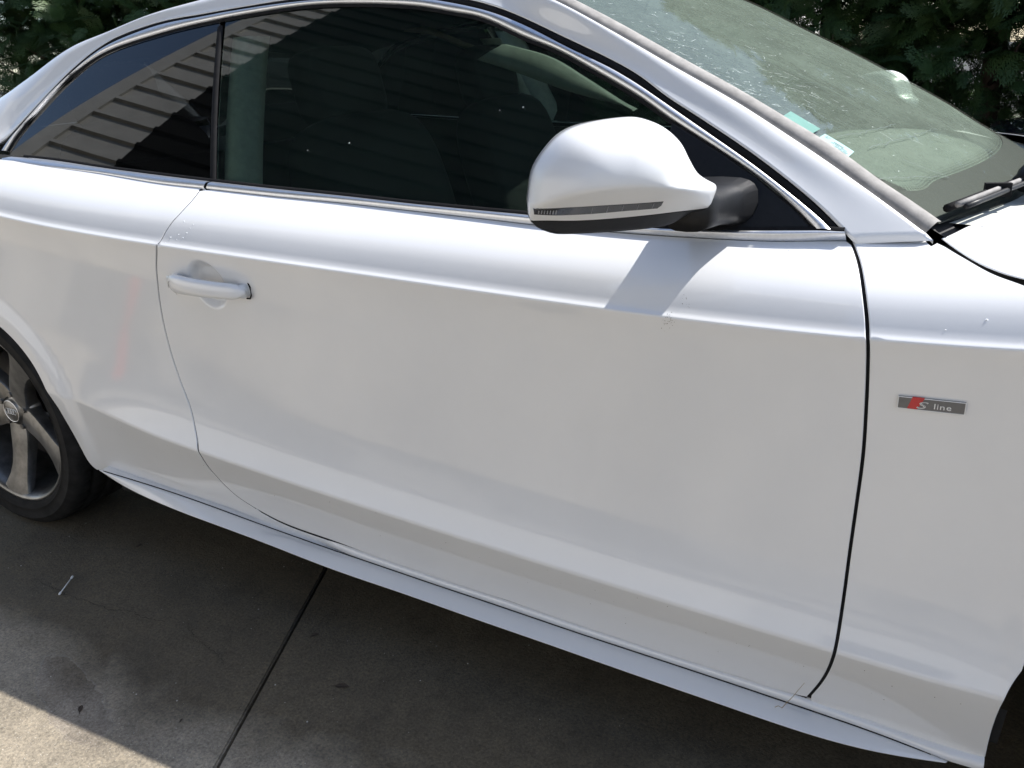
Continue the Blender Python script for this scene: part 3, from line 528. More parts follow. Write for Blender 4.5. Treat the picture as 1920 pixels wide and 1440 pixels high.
T0=np.stack([np.zeros(n),.42*np.ones(n),.90*np.ones(n)],1)           # tumblehome direction
dl=np.linalg.norm(E1s-E0,axis=1)[:,None]
k=sm(1.2,1.7,E0[:,0])[:,None];kb=(1-.93*sm(1.93,2.092,E0[:,0]))[:,None];T0[:,1]=.70;T0[:,2]=.71
T1=np.array([0,.95,.30])*(1-k)+np.array([.55,.50,.10])*k
for t in ts:
    a,b_,c_,d_=(1-t)**3,3*t*(1-t)**2,3*t*t*(1-t),t**3
    V.append(a*E0+b_*(E0+(T0*kb*(1-.45*k)+(1-kb*(1-.45*k))*(E1s-E0)/dl)*dl*.34)+c_*(E1s-(T1*kb+(1-kb)*(E1s-E0)/dl)*dl*.34)+d_*E1s)
V=np.stack(V,1)
edge=np.stack([V[:,0]+[0,.012,-.001],V[:,0]+[0,.003,-.0015]],1);V=np.concatenate([edge,V,np.stack([V[:,-1]+[0,.006,-.006]],1)],1)
V=np.concatenate([V,V[-1:]+np.array([.010,.002,-.010])],0)
car_local(grid('side_frame',V,M['paint'],CAR,mirror=True))
# roof and rear screen
def roofrow(x):
    y1=np.interp(x,E1[:,0],E1[:,1]);z1=np.interp(x,E1[:,0],E1[:,2]);q=np.linspace(-1,1,31);return np.stack([np.full(31,x),-y1*q,z1-.001+.045*(1-np.abs(q)**2.2)],1)
car_local(grid('roof',np.stack([roofrow(x) for x in np.linspace(.18,1.33,50)]),M['paint'],CAR))
car_local(grid('rear_screen',np.stack([roofrow(x) for x in np.linspace(-.5,.175,30)]),M['glass_rear'],CAR))
tr=[roofrow(x)*[1,1,0]+[0,0,z] for x,z in((-.5,1.03),(-.7,1.0),(-.92,.97),(-.96,.9),(-.97,.75))];tr=[np.stack([q[:,0],q[:,1]/abs(q[0,1])*.80,q[:,2]],1) for q in tr];car_local(grid('boot_lid',np.stack(tr),M['paint'],CAR))
# rear and front bumpers (closing the body)
qq=np.linspace(-1,1,25)
def bumper(x0,dx,zs_,nm):
    V=[]
    for z,k_ in zs_: V.append(np.stack([x0+dx*k_*(1-np.abs(qq)**3),.905*qq,np.full(25,z)],1))
    car_local(grid(nm,np.stack(V),M['paint'],CAR))
bumper(-.9,-.2,[(.24,.6),(.4,1),(.6,1),(.8,.6),(.95,.3)],'rear_bumper');bumper(3.3,.3,[(.2,.7),(.4,1),(.6,.95),(.75,.6),(.84,.1)],'front_bumper')
# seals, trims, glass
Nn=gN(bU);car_local(grid('window_seal',ribbon(G3(bU),G3(bL),.0015,Nn,((0,-3),(.05,0),(.5,.8),(.95,0),(1,-3))),M['rubber'],CAR,mirror=True))
car_local(grid('window_trim',ribbon(G3(bL),G3(ci),.006,gN(ci),((0,-.5),(.04,.55),(.14,1),(.5,1.05),(.82,.85),(.93,.5),(1,-.6))),M['chrome'],CAR,mirror=True))
gi=np.stack([ci[:,0],ci[:,1]],1);cen=np.array([1.1,1.08]);
nin=inset_poly(np.vstack([ci,bu[::-1]]),-.006)[:N1];nin=smooth(nin,4)
if np.linalg.norm(nin[N1//2]-cen)>np.linalg.norm(ci[N1//2]-cen): nin=smooth(inset_poly(np.vstack([ci,bu[::-1]]),.006)[:N1],4)
car_local(grid('glass_gasket',ribbon(G3(ci,.002),G3(nin,-.001),.001,gN(ci),((0,0),(.5,1),(1,0))),M['rubber'],CAR,mirror=True))
# belt trim: upper edge on the glass plane, lower edge on the body
bl=smooth(crom(D_['belt_lo'],N1),6);y,z=prof(bl[:,0],bl[:,1]);BL=np.stack([bl[:,0],y-.003,z+.0005],1)
BU=np.stack([np.interp(bl[:,0],bu[:,0],bu[:,0]),np.zeros(N1),np.interp(bl[:,0],bu[:,0],bu[:,1])],1);BU[:,0]=np.clip(bl[:,0],bu[0,0]-.02,2.09);BU[:,1]=yg(BU[:,0],BU[:,2])-.004
Nb=np.zeros_like(BL);Nb[:,1]=-.80;Nb[:,2]=.60
for nm,m_ in(('belt_trim',bl[:,0]<.870),('belt_trim',bl[:,0]>.8735)):
    car_local(grid(nm,ribbon(BU[m_],BL[m_],.0055,Nb[m_],((0,-1.2),(.02,.2),(.2,.9),(.45,1.1),(.55,1.0),(.9,.35),(1,-.4))),M['chrome'],CAR,mirror=True))
bs=np.stack([BU,BU],0);car_local(grid('belt_seal',ribbon(BU+np.array([0,.004,.006]),BU+np.array([0,.001,-.002]),.002,Nb,((0,-.5),(.3,1),(1,1))),M['rubber'],CAR,mirror=True))
def gpts(x0,x1,d=.03):
    a,b=np.meshgrid(np.arange(x0,x1,d),np.arange(.88,1.32,d));return np.stack([a.ravel(),b.ravel()],1)
dL=np.array(D_['divL']);dR=np.array(D_['divR'])
def cut(x0t,x0b,x1,top_,bot_):
    """part of the window opening between a slanted line and x1"""
    pass
def line_x(l,z): return l[1,0]+(l[0,0]-l[1,0])*(z-l[1,1])/(l[0,1]-l[1,1])
cr=ci[ci[:,0]<line_x(dL,ci[:,1])+.002];br=bu[bu[:,0]<line_x(dL,bu[:,1])+.002]
gq=np.vstack([cr,br[::-1]])
QG=panel('quarter_window',gq,lambda a,b:G3(np.stack([a,b],-1),-.0035),gpts(.1,.95),M['glass_rear'],CAR,inset=.0008,flange=.003,mirror=True);car_local(QG)
sail=smooth(crom(D_['sail']+[D_['sail'][0]],80),2)
cf=ci[(ci[:,0]>line_x(dR,ci[:,1])-.002)&(ci[:,0]<1.835)];bf=bu[(bu[:,0]>line_x(dR,bu[:,1])-.002)&(bu[:,0]<1.815)]
gm=np.vstack([cf,bf[::-1]])
MG=panel('side_window',gm,lambda a,b:G3(np.stack([a,b],-1),-.0035),gpts(.75,1.9),M['glass_front'],CAR,inset=.0008,flange=.003,mirror=True);car_local(MG)
tt=np.linspace(0,1,20)[:,None];A=dL[:1]*(1-tt)+dL[1:]*tt;B=dR[:1]*(1-tt)+dR[1:]*tt
car_local(grid('window_divider',ribbon(G3(A,-.001),G3(B,-.001),.003,gN(A),((0,-.5),(.1,.8),(.5,1),(.9,.8),(1,-.5))),M['rubber'],CAR,mirror=True))
SAIL=panel('mirror_sail',np.array(D_['sail']),lambda a,b:G3(np.stack([a,b],-1),.003),gpts(1.8,2.1,.02),M['black'],CAR,inset=.003,flange=.01,mirror=True);car_local(SAIL)
# ---------------------------------------------------------------- windscreen
S_,Q_=np.meshgrid(np.linspace(0,1,60),np.linspace(-1,1,61),indexing='ij');SCR=grid('windscreen',WS(S_,Q_),M['glass_screen'],CAR);car_local(SCR);SCR['label']='cracked dusty greenish windscreen'
def wsN(s,q):
    h=1e-3;a=WS(s+h,q)-WS(s-h,q);b=WS(s,q+h)-WS(s,q-h);n_=np.cross(a,b);n_/=np.linalg.norm(n_,axis=-1)[...,None];return n_*np.sign(n_[...,2:3])
def wsO(s,q,d): s=np.asarray(s,float);q=np.asarray(q,float);return WS(s,q)+wsN(s,q)*d
# screen surround between pillar and glass
su=np.linspace(0,1,120);A=np.stack([np.interp(np.linspace(1.31,2.191,120),E1[:,0],E1[:,k]) for k in range(3)],1);A[:,0]=np.linspace(1.31,2.191,120)
B=WS(su,np.full(120,-1.));B2=WS(su,np.full(120,-.985));Nn=wsN(su,np.full(120,-.99))
V=np.stack([A+[0,.004,-.006],A+[0,.002,.0],(A+B)/2+Nn*.0035,B+Nn*.003,B2+Nn*.0015,B2-Nn*.001],1);car_local(grid('screen_surround',V,M['dusty'],CAR,mirror=True))
# frit: black ceramic band printed round the glass
def fritV(inner,outer): 
    a=np.array(inner);b=np.array(outer);return np.stack([wsO(a[:,0]*(1-t)+b[:,0]*t,a[:,1]*(1-t)+b[:,1]*t,-.002) for t in np.linspace(0,1,9)],1)
qf=np.linspace(-.965,.965,90);sf=.926+.010*np.exp(-((np.abs(qf)-.9)/.05)**2)
car_local(grid('frit',fritV(np.stack([sf,qf],1),np.stack([np.full(90,1.0),qf*1.03],1)),M['frit'],SCR))
sf2=np.linspace(.02,.93,90);wd=.985-.012*sf2-.03*sm(.88,.93,sf2)
for sg in(-1,1): car_local(grid('frit',fritV(np.stack([sf2,sg*wd],1),np.stack([sf2*1.075-.02,np.full(90,sg*1.0)],1)),M['frit'],SCR))
car_local(grid('frit',fritV(np.stack([.075+.02*(1-np.linspace(-1,1,40)**2),np.linspace(-.97,.97,40)],1),np.stack([np.zeros(40),np.linspace(-1,1,40)],1)),M['frit'],SCR))
# dot fringe of the band
b=MB()
for r in range(4):
    for i in range(260):
        q=-.962+1.924*(i+.5*(r%2))/260;s=np.interp(q,qf,sf)-.0035-.0042*r;rr=.0017-.00033*r;c=wsO(s,q,-.0015);t=wsO(s,q+.01,-.0015)-c;t/=np.linalg.norm(t);u=np.cross(wsN(np.array(s),np.array(q)),t)
        b._add([c+rr*(t*math.cos(a)+u*math.sin(a)) for a in np.arange(0,6.2,math.pi/3)],[(0,1,2,3,4,5)])
o=b.build('frit_dots',M['frit'],SCR);tag(o,kind='stuff')
S2,Q2=np.meshgrid(np.linspace(.05,.93,60),np.linspace(-.985,.985,61),indexing='ij');grid('crazed_layer',wsO(S2,Q2,-.0035),M['laminate'],SCR)
# stickers
M['sticker']=simple('pale_green_paper',(.24,.42,.42),.6,0,.06);M['sticker2']=simple('clear_green_pocket',(.14,.30,.25),.3,0,.1);M['ink']=simple('dark_ink',(.05,.09,.10),.7)
def sticker(k,mat,nm):
    c=[np.array(q) for q in D_['ws_'+k]];uu=np.linspace(0,1,9)
    V=np.stack([np.stack([wsO(*( (c[0]*(1-u)+c[3]*u)*(1-v)+(c[1]*(1-u)+c[2]*u)*v ),.0012) for v in uu]) for u in uu]);o=grid(nm,V,mat,SCR)
    return o,(lambda u,v,d:wsO(*((c[0]*(1-u)+c[3]*u)*(1-v)+(c[1]*(1-u)+c[2]*u)*v),d))
sticker('st1',M['sticker2'],'sticker');o2,fn=sticker('st2',M['sticker'],'sticker')
b=MB();random.seed(4)
for v0,segs,th_ in((.80,[(.10,.16),(.19,.24)],.05),(.66,[(.1,.2)],.05),(.62,[(.40,.72)],.10),(.50,[(.34,.44),(.47,.62),(.66,.86)],.05),(.36,[(.5,.74),(.77,.92)],.05),(.24,[(.45,.6),(.64,.9)],.05),(.13,[(.55,.9)],.05)):
    for a,c in segs:
        n=max(2,int((c-a)/.03));
        for i in range(n):
            u0=a+(c-a)*i/n;u1=u0+(c-a)/n*.72;b._add([fn(u0,v0,.0016),fn(u1,v0,.0016),fn(u1,v0+th_,.0016),fn(u0,v0+th_,.0016)],[(0,1,2,3)])
o=b.build('sticker_print',M['ink'],SCR);tag(o,kind='stuff')
# cracks: fine slivers and a few long lines in the laminated glass
rng=np.random.default_rng(11)
def mk_crack(nm,col,rough):
    m,nt,p=nmat(nm);setp(p,Base_Color=(*col,1),Roughness=rough);return m
M['crackL']=mk_crack('crack_glint',(.86,.93,.90),.25);M['crackD']=mk_crack('crack_line',(.05,.08,.07),.4)
def sliver(b,s,q,L,ang,w,d=.0012):
    # metric directions on the glass
    n=3;Pn=[];s0,q0=s,q
    for i in range(n+1):
        Pn.append(wsO(min(1,max(0,s)),min(1,max(-1,q)),d));s+=L/n*math.cos(ang)/1.05;q+=L/n*math.sin(ang)/.66;ang+=rng.normal(0,.15)
    for i in range(n):
        t=Pn[i+1]-Pn[i];t/=np.linalg.norm(t)+1e-9;u=np.cross(wsN(np.array(s0),np.array(q0)),t)*w/2;k0=1-abs(2*i/n-1)*.6;k1=1-abs(2*(i+1)/n-1)*.8
        b._add([Pn[i]-u*k0,Pn[i]+u*k0,Pn[i+1]+u*k1,Pn[i+1]-u*k1],[(0,1,2,3)])
bl_=MB();bd_=MB()
cl=[(.50,-.90,.05,.05,150),(.58,-.955,.06,.025,170),(.64,-.97,.05,.02,120),(.45,-.88,.05,.08,110),(.60,-.74,.03,.10,110),(.67,-.80,.035,.06,230),(.72,-.83,.03,.05,190),(.68,-.97,.05,.02,120),(.80,-.77,.02,.07,40),(.57,-.35,.04,.14,60),(.70,-.45,.05,.16,60),(.4,-.6,.08,.2,60),(.85,-.5,.03,.12,40),(.62,-.6,.09,.2,110),(.52,-.2,.1,.25,60)]
for s,q,ds,dq,nn in cl:
    for _ in range(int(nn*.3)):
        a=rng.normal(0,.35)+(.35 if rng.random()<.75 else 1.4);L=abs(rng.normal(0,.009))+.002;sg=rng.random()
        sliver(bl_ if sg<.45 else bd_,rng.normal(s,ds),min(.96,max(-.985,rng.normal(q,dq))),L*(1 if sg<.45 else 2.4),a,.0005 if sg<.45 else .0006)
for _ in range(60): sliver(bl_,rng.uniform(.1,.92),rng.uniform(-.97,.5),.0025,rng.uniform(0,3),.0016)
for k in('c1','c2','c3','c4','c5'):
    pts_=crom([list(q) for q in D_['ws_'+k]],24)+rng.normal(0,.0012,(24,2));
    for a,c in zip(pts_[:-1],pts_[1:]):
        p0,p1=wsO(*a,.0012),wsO(*c,.0012);t=p1-p0;t/=np.linalg.norm(t);u=np.cross(wsN(np.array(a[0]),np.array(a[1])),t)*.0006;bd_._add([p0-u,p0+u,p1+u,p1-u],[(0,1,2,3)])
o=bl_.build('crack_glints',M['crackL'],SCR);tag(o,kind='stuff');o=bd_.build('crack_lines',M['crackD'],SCR);tag(o,kind='stuff')
# ---------------------------------------------------------------- bonnet, cowl, wiper
he=[list(q) for q in D_['hoodE']];he+=[[2.45,-.862,.858],[2.7,-.872,.835],[3.0,-.868,.80],[3.35,-.82,.73]]
he=smooth(crom(he,120),3)
def hood_z(x,y):
    a=np.abs(y);ye=np.interp(x,he[:,0],-he[:,1]);ze=np.interp(x,he[:,0],he[:,2]);d=np.maximum(0,ye-a);t=np.clip((x-2.2)/1.2,0,1)
    u=d/.10;r1=.034*np.where(u<1,u,1);d2=np.maximum(0,d-.10);r2=.10*d2-.035*d2*d2
    sof=.0035*np.exp(-((d-.10)/.02)**2)
    return ze+r1+r2-sof
def HF(x,y): x=np.asarray(x,float);y=np.asarray(y,float);return np.stack([x,y,hood_z(x,y)],-1)
rear=crom([[2.212,-.765],[2.226,-.745],[2.262,-.69],[2.315,-.60],[2.355,-.42],[2.385,-.2],[2.39,0.]],60);rear=np.vstack([rear[::-1][1:]*[1,-1],rear[::-1]*0]) if False else rear
edge=he[:,:2];hood_o=np.vstack([edge,[[3.40,-.5],[3.42,0],[3.40,.5]],edge[::-1]*[1,-1],(rear*[1,-1])[1:],rear[::-1][1:-1]])
hx_,hy_=np.meshgrid(np.arange(2.2,3.42,.03),np.linspace(-.87,.87,90));hp_=np.stack([hx_.ravel(),hy_.ravel()],1)
ex_=[];
for d in(.004,.008,.015,.03,.05,.07,.085,.095,.1,.105,.115,.13,.15): 
    xx=np.arange(2.2,3.35,.012);yy=-np.interp(xx,he[:,0],-he[:,1])+d;ex_.append(np.stack([xx,yy],1))
hp_=np.vstack([hp_]+ex_)
HOOD=panel('bonnet',hood_o,HF,hp_,M['paint'],CAR,inset=.0018,flange=.0016,step=.01);car_local(HOOD);HOOD['label']='white bonnet sitting slightly proud of the fender'
qc=np.linspace(-1,1,41);cow=np.stack([WS(np.full(41,1.),qc)+np.array([-.01,0,-.004]),WS(np.full(41,1.),qc)+np.array([.02,0,-.022]),np.stack([np.full(41,2.30)+.12*(1-qc**2),qc*.80,np.full(41,.875)+.03*(1-qc**2)],1),np.stack([np.full(41,2.5)+.1*(1-qc**2),qc*.78,np.full(41,.83)],1)],0)
car_local(grid('cowl_panel',cow,M['black'],CAR))
b=MB();xs=np.linspace(2.19,2.55,12);  # dark channel beside the bonnet, under its edge
V=np.stack([np.stack([he[:60,0],he[:60,1]-.004,he[:60,2]-.020],1),np.stack([he[:60,0],he[:60,1]+.05,he[:60,2]-.012],1),np.stack([he[:60,0],he[:60,1]+.09,he[:60,2]-.06],1)],1);car_local(grid('bonnet_channel',V,M['dark'],CAR,mirror=True))
# wiper
WP=empty('wiper',parent=CAR);WP.location=(-1.2,0,0)
p0=wsO(.99,-.965,.014);p1=wsO(.985,-.66,.020);p2=wsO(.975,-.2,.02)
bl2=[p0*(1-t)+p1*t for t in np.linspace(0,1,6)]+[p1*(1-t)+p2*t for t in np.linspace(.15,1,6)]
b=MB();b.tube(bl2,.006,8).build('blade',M['rubber'],WP,smooth=True)
b=MB();b.tube([q+np.array([.012,-.004,.006]) for q in bl2],.0042,8).build('arm',M['dusty'],WP,smooth=True)
b=MB();b.tube([q+np.array([.022,-.006,.004]) for q in bl2],.004,8).build('arm',M['black'],WP,smooth=True)
c0=wsO(.985,-.63,.02)+np.array([.015,-.01,.004]);b=MB();b.tube([c0+np.array([-.01,-.03,-.004]),c0+np.array([.0,-.01,.006]),c0+np.array([.012,.03,.010]),c0+np.array([.02,.08,.008])],[.014,.021,.022,.012],14).build('pivot_cap',M['black'],WP,smooth=True)
m0=bl2[3];b=MB();b.box(m0+np.array([.010,-.003,.004]),(.035,.010,.020),rz=.2).build('clip',M['rubber'],WP)
# ---------------------------------------------------------------- door mirror
M0=np.array(D_['M0']);e1=np.array([.835,.55,0]);e1/=np.linalg.norm(e1);e2=np.array([e1[1],-e1[0],0]);e3=np.array([0,0,1.])
mo=smooth(crom(D_['mir']+[D_['mir'][0]],240)[:-1],3)
ctr=np.array([-.012,-.006]);ang=np.arctan2(mo[:,1]-ctr[1],mo[:,0]-ctr[0]);rad=np.hypot(mo[:,0]-ctr[0],mo[:,1]-ctr[1]);od=np.argsort(ang);ang=ang[od];rad=rad[od]
mcr=np.array(D_['mcrease'])
def mh(s,c):
    s=np.asarray(s,float);c=np.asarray(c,float);a=np.arctan2(c-ctr[1],s-ctr[0]);r=np.hypot(s-ctr[0],c-ctr[1]);R=np.interp(a,np.concatenate([ang-2*np.pi,ang,ang+2*np.pi]),np.tile(rad,3));ro=np.clip(r/R,0,1)
    H=.085*(1-ro**2.4)**.5*(1-.25*sm(.03,.13,s))
    cc=np.interp(s,mcr[:,0],mcr[:,1]);lowp=.085*.80*(1-.5*np.abs(s/.14)**3)+ (c-cc)*1.15
    d=H-lowp;return .5*(H+lowp-np.sqrt(d*d+.006**2))
def MF(s,c,off=0.):
    s=np.asarray(s,float);c=np.asarray(c,float);return M0+s[...,None]*e1+c[...,None]*e3+(mh(s,c)+off)[...,None]*e2
capT=crom([[-.135,-.0535]]+D_['capT']+[[.13,-.047]],60)
def capz(s): return np.interp(s,capT[:,0],capT[:,1])
a,b=np.meshgrid(np.arange(-.13,.13,.0045),np.arange(-.075,.076,.0035));mp=np.stack([a.ravel(),b.ravel()],1)
mp=np.vstack([mp]+[np.stack([np.arange(-.12,.125,.0045),np.interp(np.arange(-.12,.125,.0045),mcr[:,0],mcr[:,1])+dc],1) for dc in(-.002,-.0008,.0005,.002)])
up=mo[mo[:,1]>=capz(mo[:,0])];lo=mo[mo[:,1]<capz(mo[:,0])]
def ordered(q):
    d=np.linalg.norm(np.diff(np.vstack([q,q[:1]]),axis=0),axis=1);k=np.argmax(d);return np.roll(q,-(k+1),0)
up=ordered(up);lo=ordered(lo)
def cutline(p,q,n=24): 
    s=np.linspace(p[0],q[0],n)[1:-1];return np.stack([s,capz(s)],1)
up_o=np.vstack([up,cutline(up[-1],up[0])]);lo_o=np.vstack([lo,cutline(lo[-1],lo[0])])
for sg,par in((-1,CAR),(1,CAR)):
    pass
MIR=panel('door_mirror',up_o,lambda s,c:MF(s,c),mp,M['satin'],CAR,inset=.0012,flange=.004,step=.005,mirror=False);car_local(MIR)
MIR['label']='white door mirror housing with a slim indicator strip'
CAP=panel('lower_cap',lo_o,lambda s,c:MF(s,c,-.0006),mp,M['black'],MIR,inset=.0012,flange=.004,step=.005)
# back shell and mirror glass
th=np.linspace(0,2*np.pi,80,endpoint=False);R=np.interp(th,np.concatenate([ang-2*np.pi,ang,ang+2*np.pi]),np.tile(rad,3))
V=[]
for k,(f,h) in enumerate(((1.0,.001),(.985,-.012),(.955,-.028),(.915,-.042),(.88,-.048),(.86,-.044))): V.append([M0+(ctr[0]+f*r*math.cos(t))*e1+(ctr[1]+f*r*math.sin(t))*e3+h*e2 for t,r in zip(th,R)])
add('back_shell',np.array(V).reshape(-1,3),[f[::-1] for f in grid_faces(6,80,False,True)],M['satin'],MIR)
M['mirror']=simple('mirror_glass',(.85,.87,.88),.02,1,0)
V=[M0+(ctr[0]+.865*r*math.cos(t))*e1+(ctr[1]+.865*r*math.sin(t))*e3-.045*e2 for t,r in zip(th,R)];add('mirror_glass',V,[tuple(range(80))],M['mirror'],MIR,smooth=False)
# indicator strip with LED cells
ind=np.array(D_['ind']);a,b=np.meshgrid(np.arange(-.13,.07,.004),np.arange(-.06,-.01,.003))
M['lens']=simple('smoked_lens',(.05,.053,.06),.08,0,.3,30,coat=1)
add_l=panel('indicator_lens',ind,lambda s,c:MF(s,c,.0012),np.stack([a.ravel(),b.ravel()],1),M['lens'],MIR,inset=.0008,flange=.003,step=.004)
b=MB()
def cell(s0,s1,z0,z1): b._add([MF(np.array(s),np.array(z),.0016) for s,z in((s0,z0),(s1,z0),(s1,z1),(s0,z1))],[(0,1,2,3)])
im=ind.mean(0)[1];indS=ind[:5];indB=ind[5:][::-1]
def ic(s,f): return float(np.interp(s,indS[:,0],indS[:,1])*(1-f)+np.interp(s,indB[:,0],indB[:,1])*f)
s0=ind[:,0].min()
for i in range(7): cell(s0+.006+i*.0034,s0+.0075+i*.0034,ic(s0+.007+i*.0034,.8),ic(s0+.007+i*.0034,.25))
for i in range(5): cell(s0+.070+i*.019,s0+.0705+i*.019,ic(s0+.07+i*.019,.9),ic(s0+.07+i*.019,.1))
tag(b.build('indicator_cells',simple('led_cells',(.32,.33,.35),.3,.3),MIR),kind='stuff')
# black line under the shell joint
lw=np.array(D_['capT']);
# arm to the door
def arm(side,nm='mirror_arm'):
    A0=M0+.120*e1+np.array([0,0,-.03])+e2*.010;secs=[]
    # stations from the shell to the sail: centre, half width along x, half height
    st=[((1.908,-.950,.964),.030,.028),((1.909,-.905,.959),.032,.027),((1.910,-.862,.955),.034,.027),((1.911,-.826,.952),.040,.029),((1.914,-.785,.950),.054,.036)]
    V=[]
    for (c,hx,hz) in st:
        row=[]
        for k in range(20):
            t=2*math.pi*k/20;ca,sa=math.cos(t),math.sin(t);ca=math.copysign(abs(ca)**.6,ca);sa=math.copysign(abs(sa)**.6,sa);row.append((c[0]+hx*ca-.25*hz*(sa<0)*abs(sa)*0,c[1],c[2]+hz*sa))
        V.append(row)
    return np.array(V)
V=arm(-1);F=[f for f in grid_faces(5,20,False,True)]+[tuple(range(20))[::-1],tuple(80+k for k in range(20))];ARM=add('mirror_arm',V.reshape(-1,3),F,M['black'],MIR)
# far-side mirror: the same meshes flipped
def flip_tree(o,parent):
    me=o.data.copy();c=bpy.data.objects.new(o.name.split('.')[0],me);COL.objects.link(c);c.parent=parent
    me.transform(Matrix.Scale(-1,4,(0,1,0)));me.flip_normals()
    if parent is CAR:c.location=(-1.2,0,0)
    if 'kind' in o.keys(): c['kind']=o['kind']
    for ch in list(o.children): flip_tree(ch,c)
    return c
MIR2=flip_tree(MIR,CAR);MIR2.location=(-1.2+.175,0,-.008);MIR2['label']='far-side white mirror housing showing past the windscreen'
# ---------------------------------------------------------------- wheels
def lathe(prof_,n=64): 
    V=[]
    for k in range(n):
        a=2*math.pi*k/n;V.append([(r*math.cos(a),y,r*math.sin(a)) for r,y in prof_])
    return np.array(V)
WHS=.331
tp=[(.252,-.098),(.258,-.112),(.268,-.1195),(.285,-.1235),(.303,-.122),(.316,-.117),(.3245,-.108),(.3285,-.095),(.3305,-.07),(.331,-.03),(.331,.03),(.3305,.07),(.3285,.095),(.32,.112),(.29,.122),(.262,.112),(.252,.10)]
def build_wheel(x,side):
    wh=empty('wheel',(x-1.2,side*.774,WHS-.006),parent=CAR)
    tq=[(.252,-.098),(.258,-.112),(.268,-.1195),(.272,-.1205),(.2735,-.1225),(.2755,-.1225),(.277,-.1212),(.285,-.1235),(.300,-.1228),(.3015,-.1242),(.304,-.1242),(.3055,-.1220),(.316,-.117),(.3245,-.108),(.3285,-.096),(.3300,-.084),(.3303,-.076),(.3235,-.0745),(.3235,-.067),(.3308,-.0655),(.331,-.028),(.324,-.0265),(.324,-.0185),(.331,-.017),(.331,.017),(.324,.0185),(.324,.0265),(.331,.028),(.3305,.07),(.3285,.095),(.32,.112),(.29,.122),(.262,.112),(.252,.10)]
    NT=260;V=lathe(tq,NT)
    for k_ in range(NT):
        for j_,(r_,y_) in enumerate(tq):
            if r_>.3255 and y_>-.095 and abs(y_)>.05 and (k_+(2 if y_>0 else 0))%5==0: V[k_,j_]*=[1-.0055/r_,1,1-.0055/r_]
    V=V*[1,-side,1];f=grid_faces(NT,len(tq),True,False)
    TY=add('tyre',V.reshape(-1,3),f if side<0 else [q[::-1] for q in f],M['tyre'],wh)
    # rim : barrel, lip
    rp=[(.246,-.085),(.2555,-.098),(.2575,-.106),(.2555,-.1105),(.250,-.109),(.243,-.100),(.237,-.082),(.231,-.03),(.226,.05),(.232,.09)]
    V=lathe(rp,96)*[1,-side,1];f=grid_faces(96,len(rp),True,False);add('rim',V.reshape(-1,3),f if side<0 else [q[::-1] for q in f],M['rim'],wh)
    # five wide arms, dished, each a solid with a ridge
    for k in range(5):
        a0=math.radians(-98+72*k);st=[(.040,.036,-.060,.040),(.065,.038,-.064,.038),(.095,.036,-.070,.034),(.130,.0335,-.077,.030),(.165,.034,-.084,.028),(.200,.039,-.092,.026),(.228,.049,-.099,.022),(.245,.056,-.103,.012)]
        rows=[]
        for i,(r,hw,y,dp) in enumerate(st):
            sk=.012*math.sin((r-.04)/.205*math.pi)
            sec=[(-hw*.97,y+dp),(-hw,y+.008),(-hw*.93,y+.0015),(-hw*.3,y-.0030),(hw*.3,y-.0030),(hw*.93,y+.0015),(hw,y+.008),(hw*.97,y+dp)]
            row=[]
            for t,yy in sec:
                tx=t+sk;rr=math.sqrt(max(1e-6,r*r));row.append((rr*math.cos(a0)-tx*math.sin(a0),-side*yy if side>0 else yy,rr*math.sin(a0)+tx*math.cos(a0)))
            rows.append(row)
        V=np.array(rows);f=grid_faces(len(st),8,False,True);o=add('spoke',V.reshape(-1,3),f if side<0 else [q[::-1] for q in f],M['rim'],wh);autosmooth(o,40)
    hp=[(.0,-.068),(.030,-.068),(.0335,-.065),(.036,-.060),(.052,-.058),(.066,-.050),(.068,-.02)]
    V=lathe(hp,40)*[1,-side if side>0 else 1,1];f=grid_faces(40,len(hp),True,False);add('hub',V.reshape(-1,3),f if side<0 else [q[::-1] for q in f],M['rim'],wh)
    b=MB();sy=1 if side<0 else -1
    for q in range(4):
        cx=(-.0165+.011*q);th=np.linspace(0,2*math.pi,25)[:-1]
        V=[[(cx+(.0080+.0011*math.cos(p))*math.cos(t),sy*(-.0690-.0011*math.sin(p)),(.0080+.0011*math.cos(p))*math.sin(t)) for p in np.linspace(0,2*math.pi,7)[:-1]] for t in th];b.grid(V,True,True)
    b.grid(lathe([(.030,sy*-.0682),(.0312,sy*-.0696),(.0326,sy*-.0682)],40),True,False)
    b.build('hub_emblem',M['chrome'],wh,smooth=True)
    for k in range(5):
        a=math.radians(-98+36+72*k);MB().tube([(.050*math.cos(a),sy*-.057,.050*math.sin(a)),(.050*math.cos(a),sy*-.066,.050*math.sin(a))],.0085,6).build('wheel_bolt',M['rim'],wh)
    V=lathe([(.06,.0),(.165,.0),(.165,.02),(.06,.02)],48)*[1,sy,1];add('brake_disc',V.reshape(-1,3),grid_faces(48,4,True,True),simple('brake_steel',(.09,.085,.08),.5,.8),wh)
    b=MB();b.box((.125,sy*.01,.06),(.07,.06,.13)).build('brake_caliper',M['dark'],wh)
    return wh
for x in(0,2.751):
    for s in(-1,1): build_wheel(x,s)
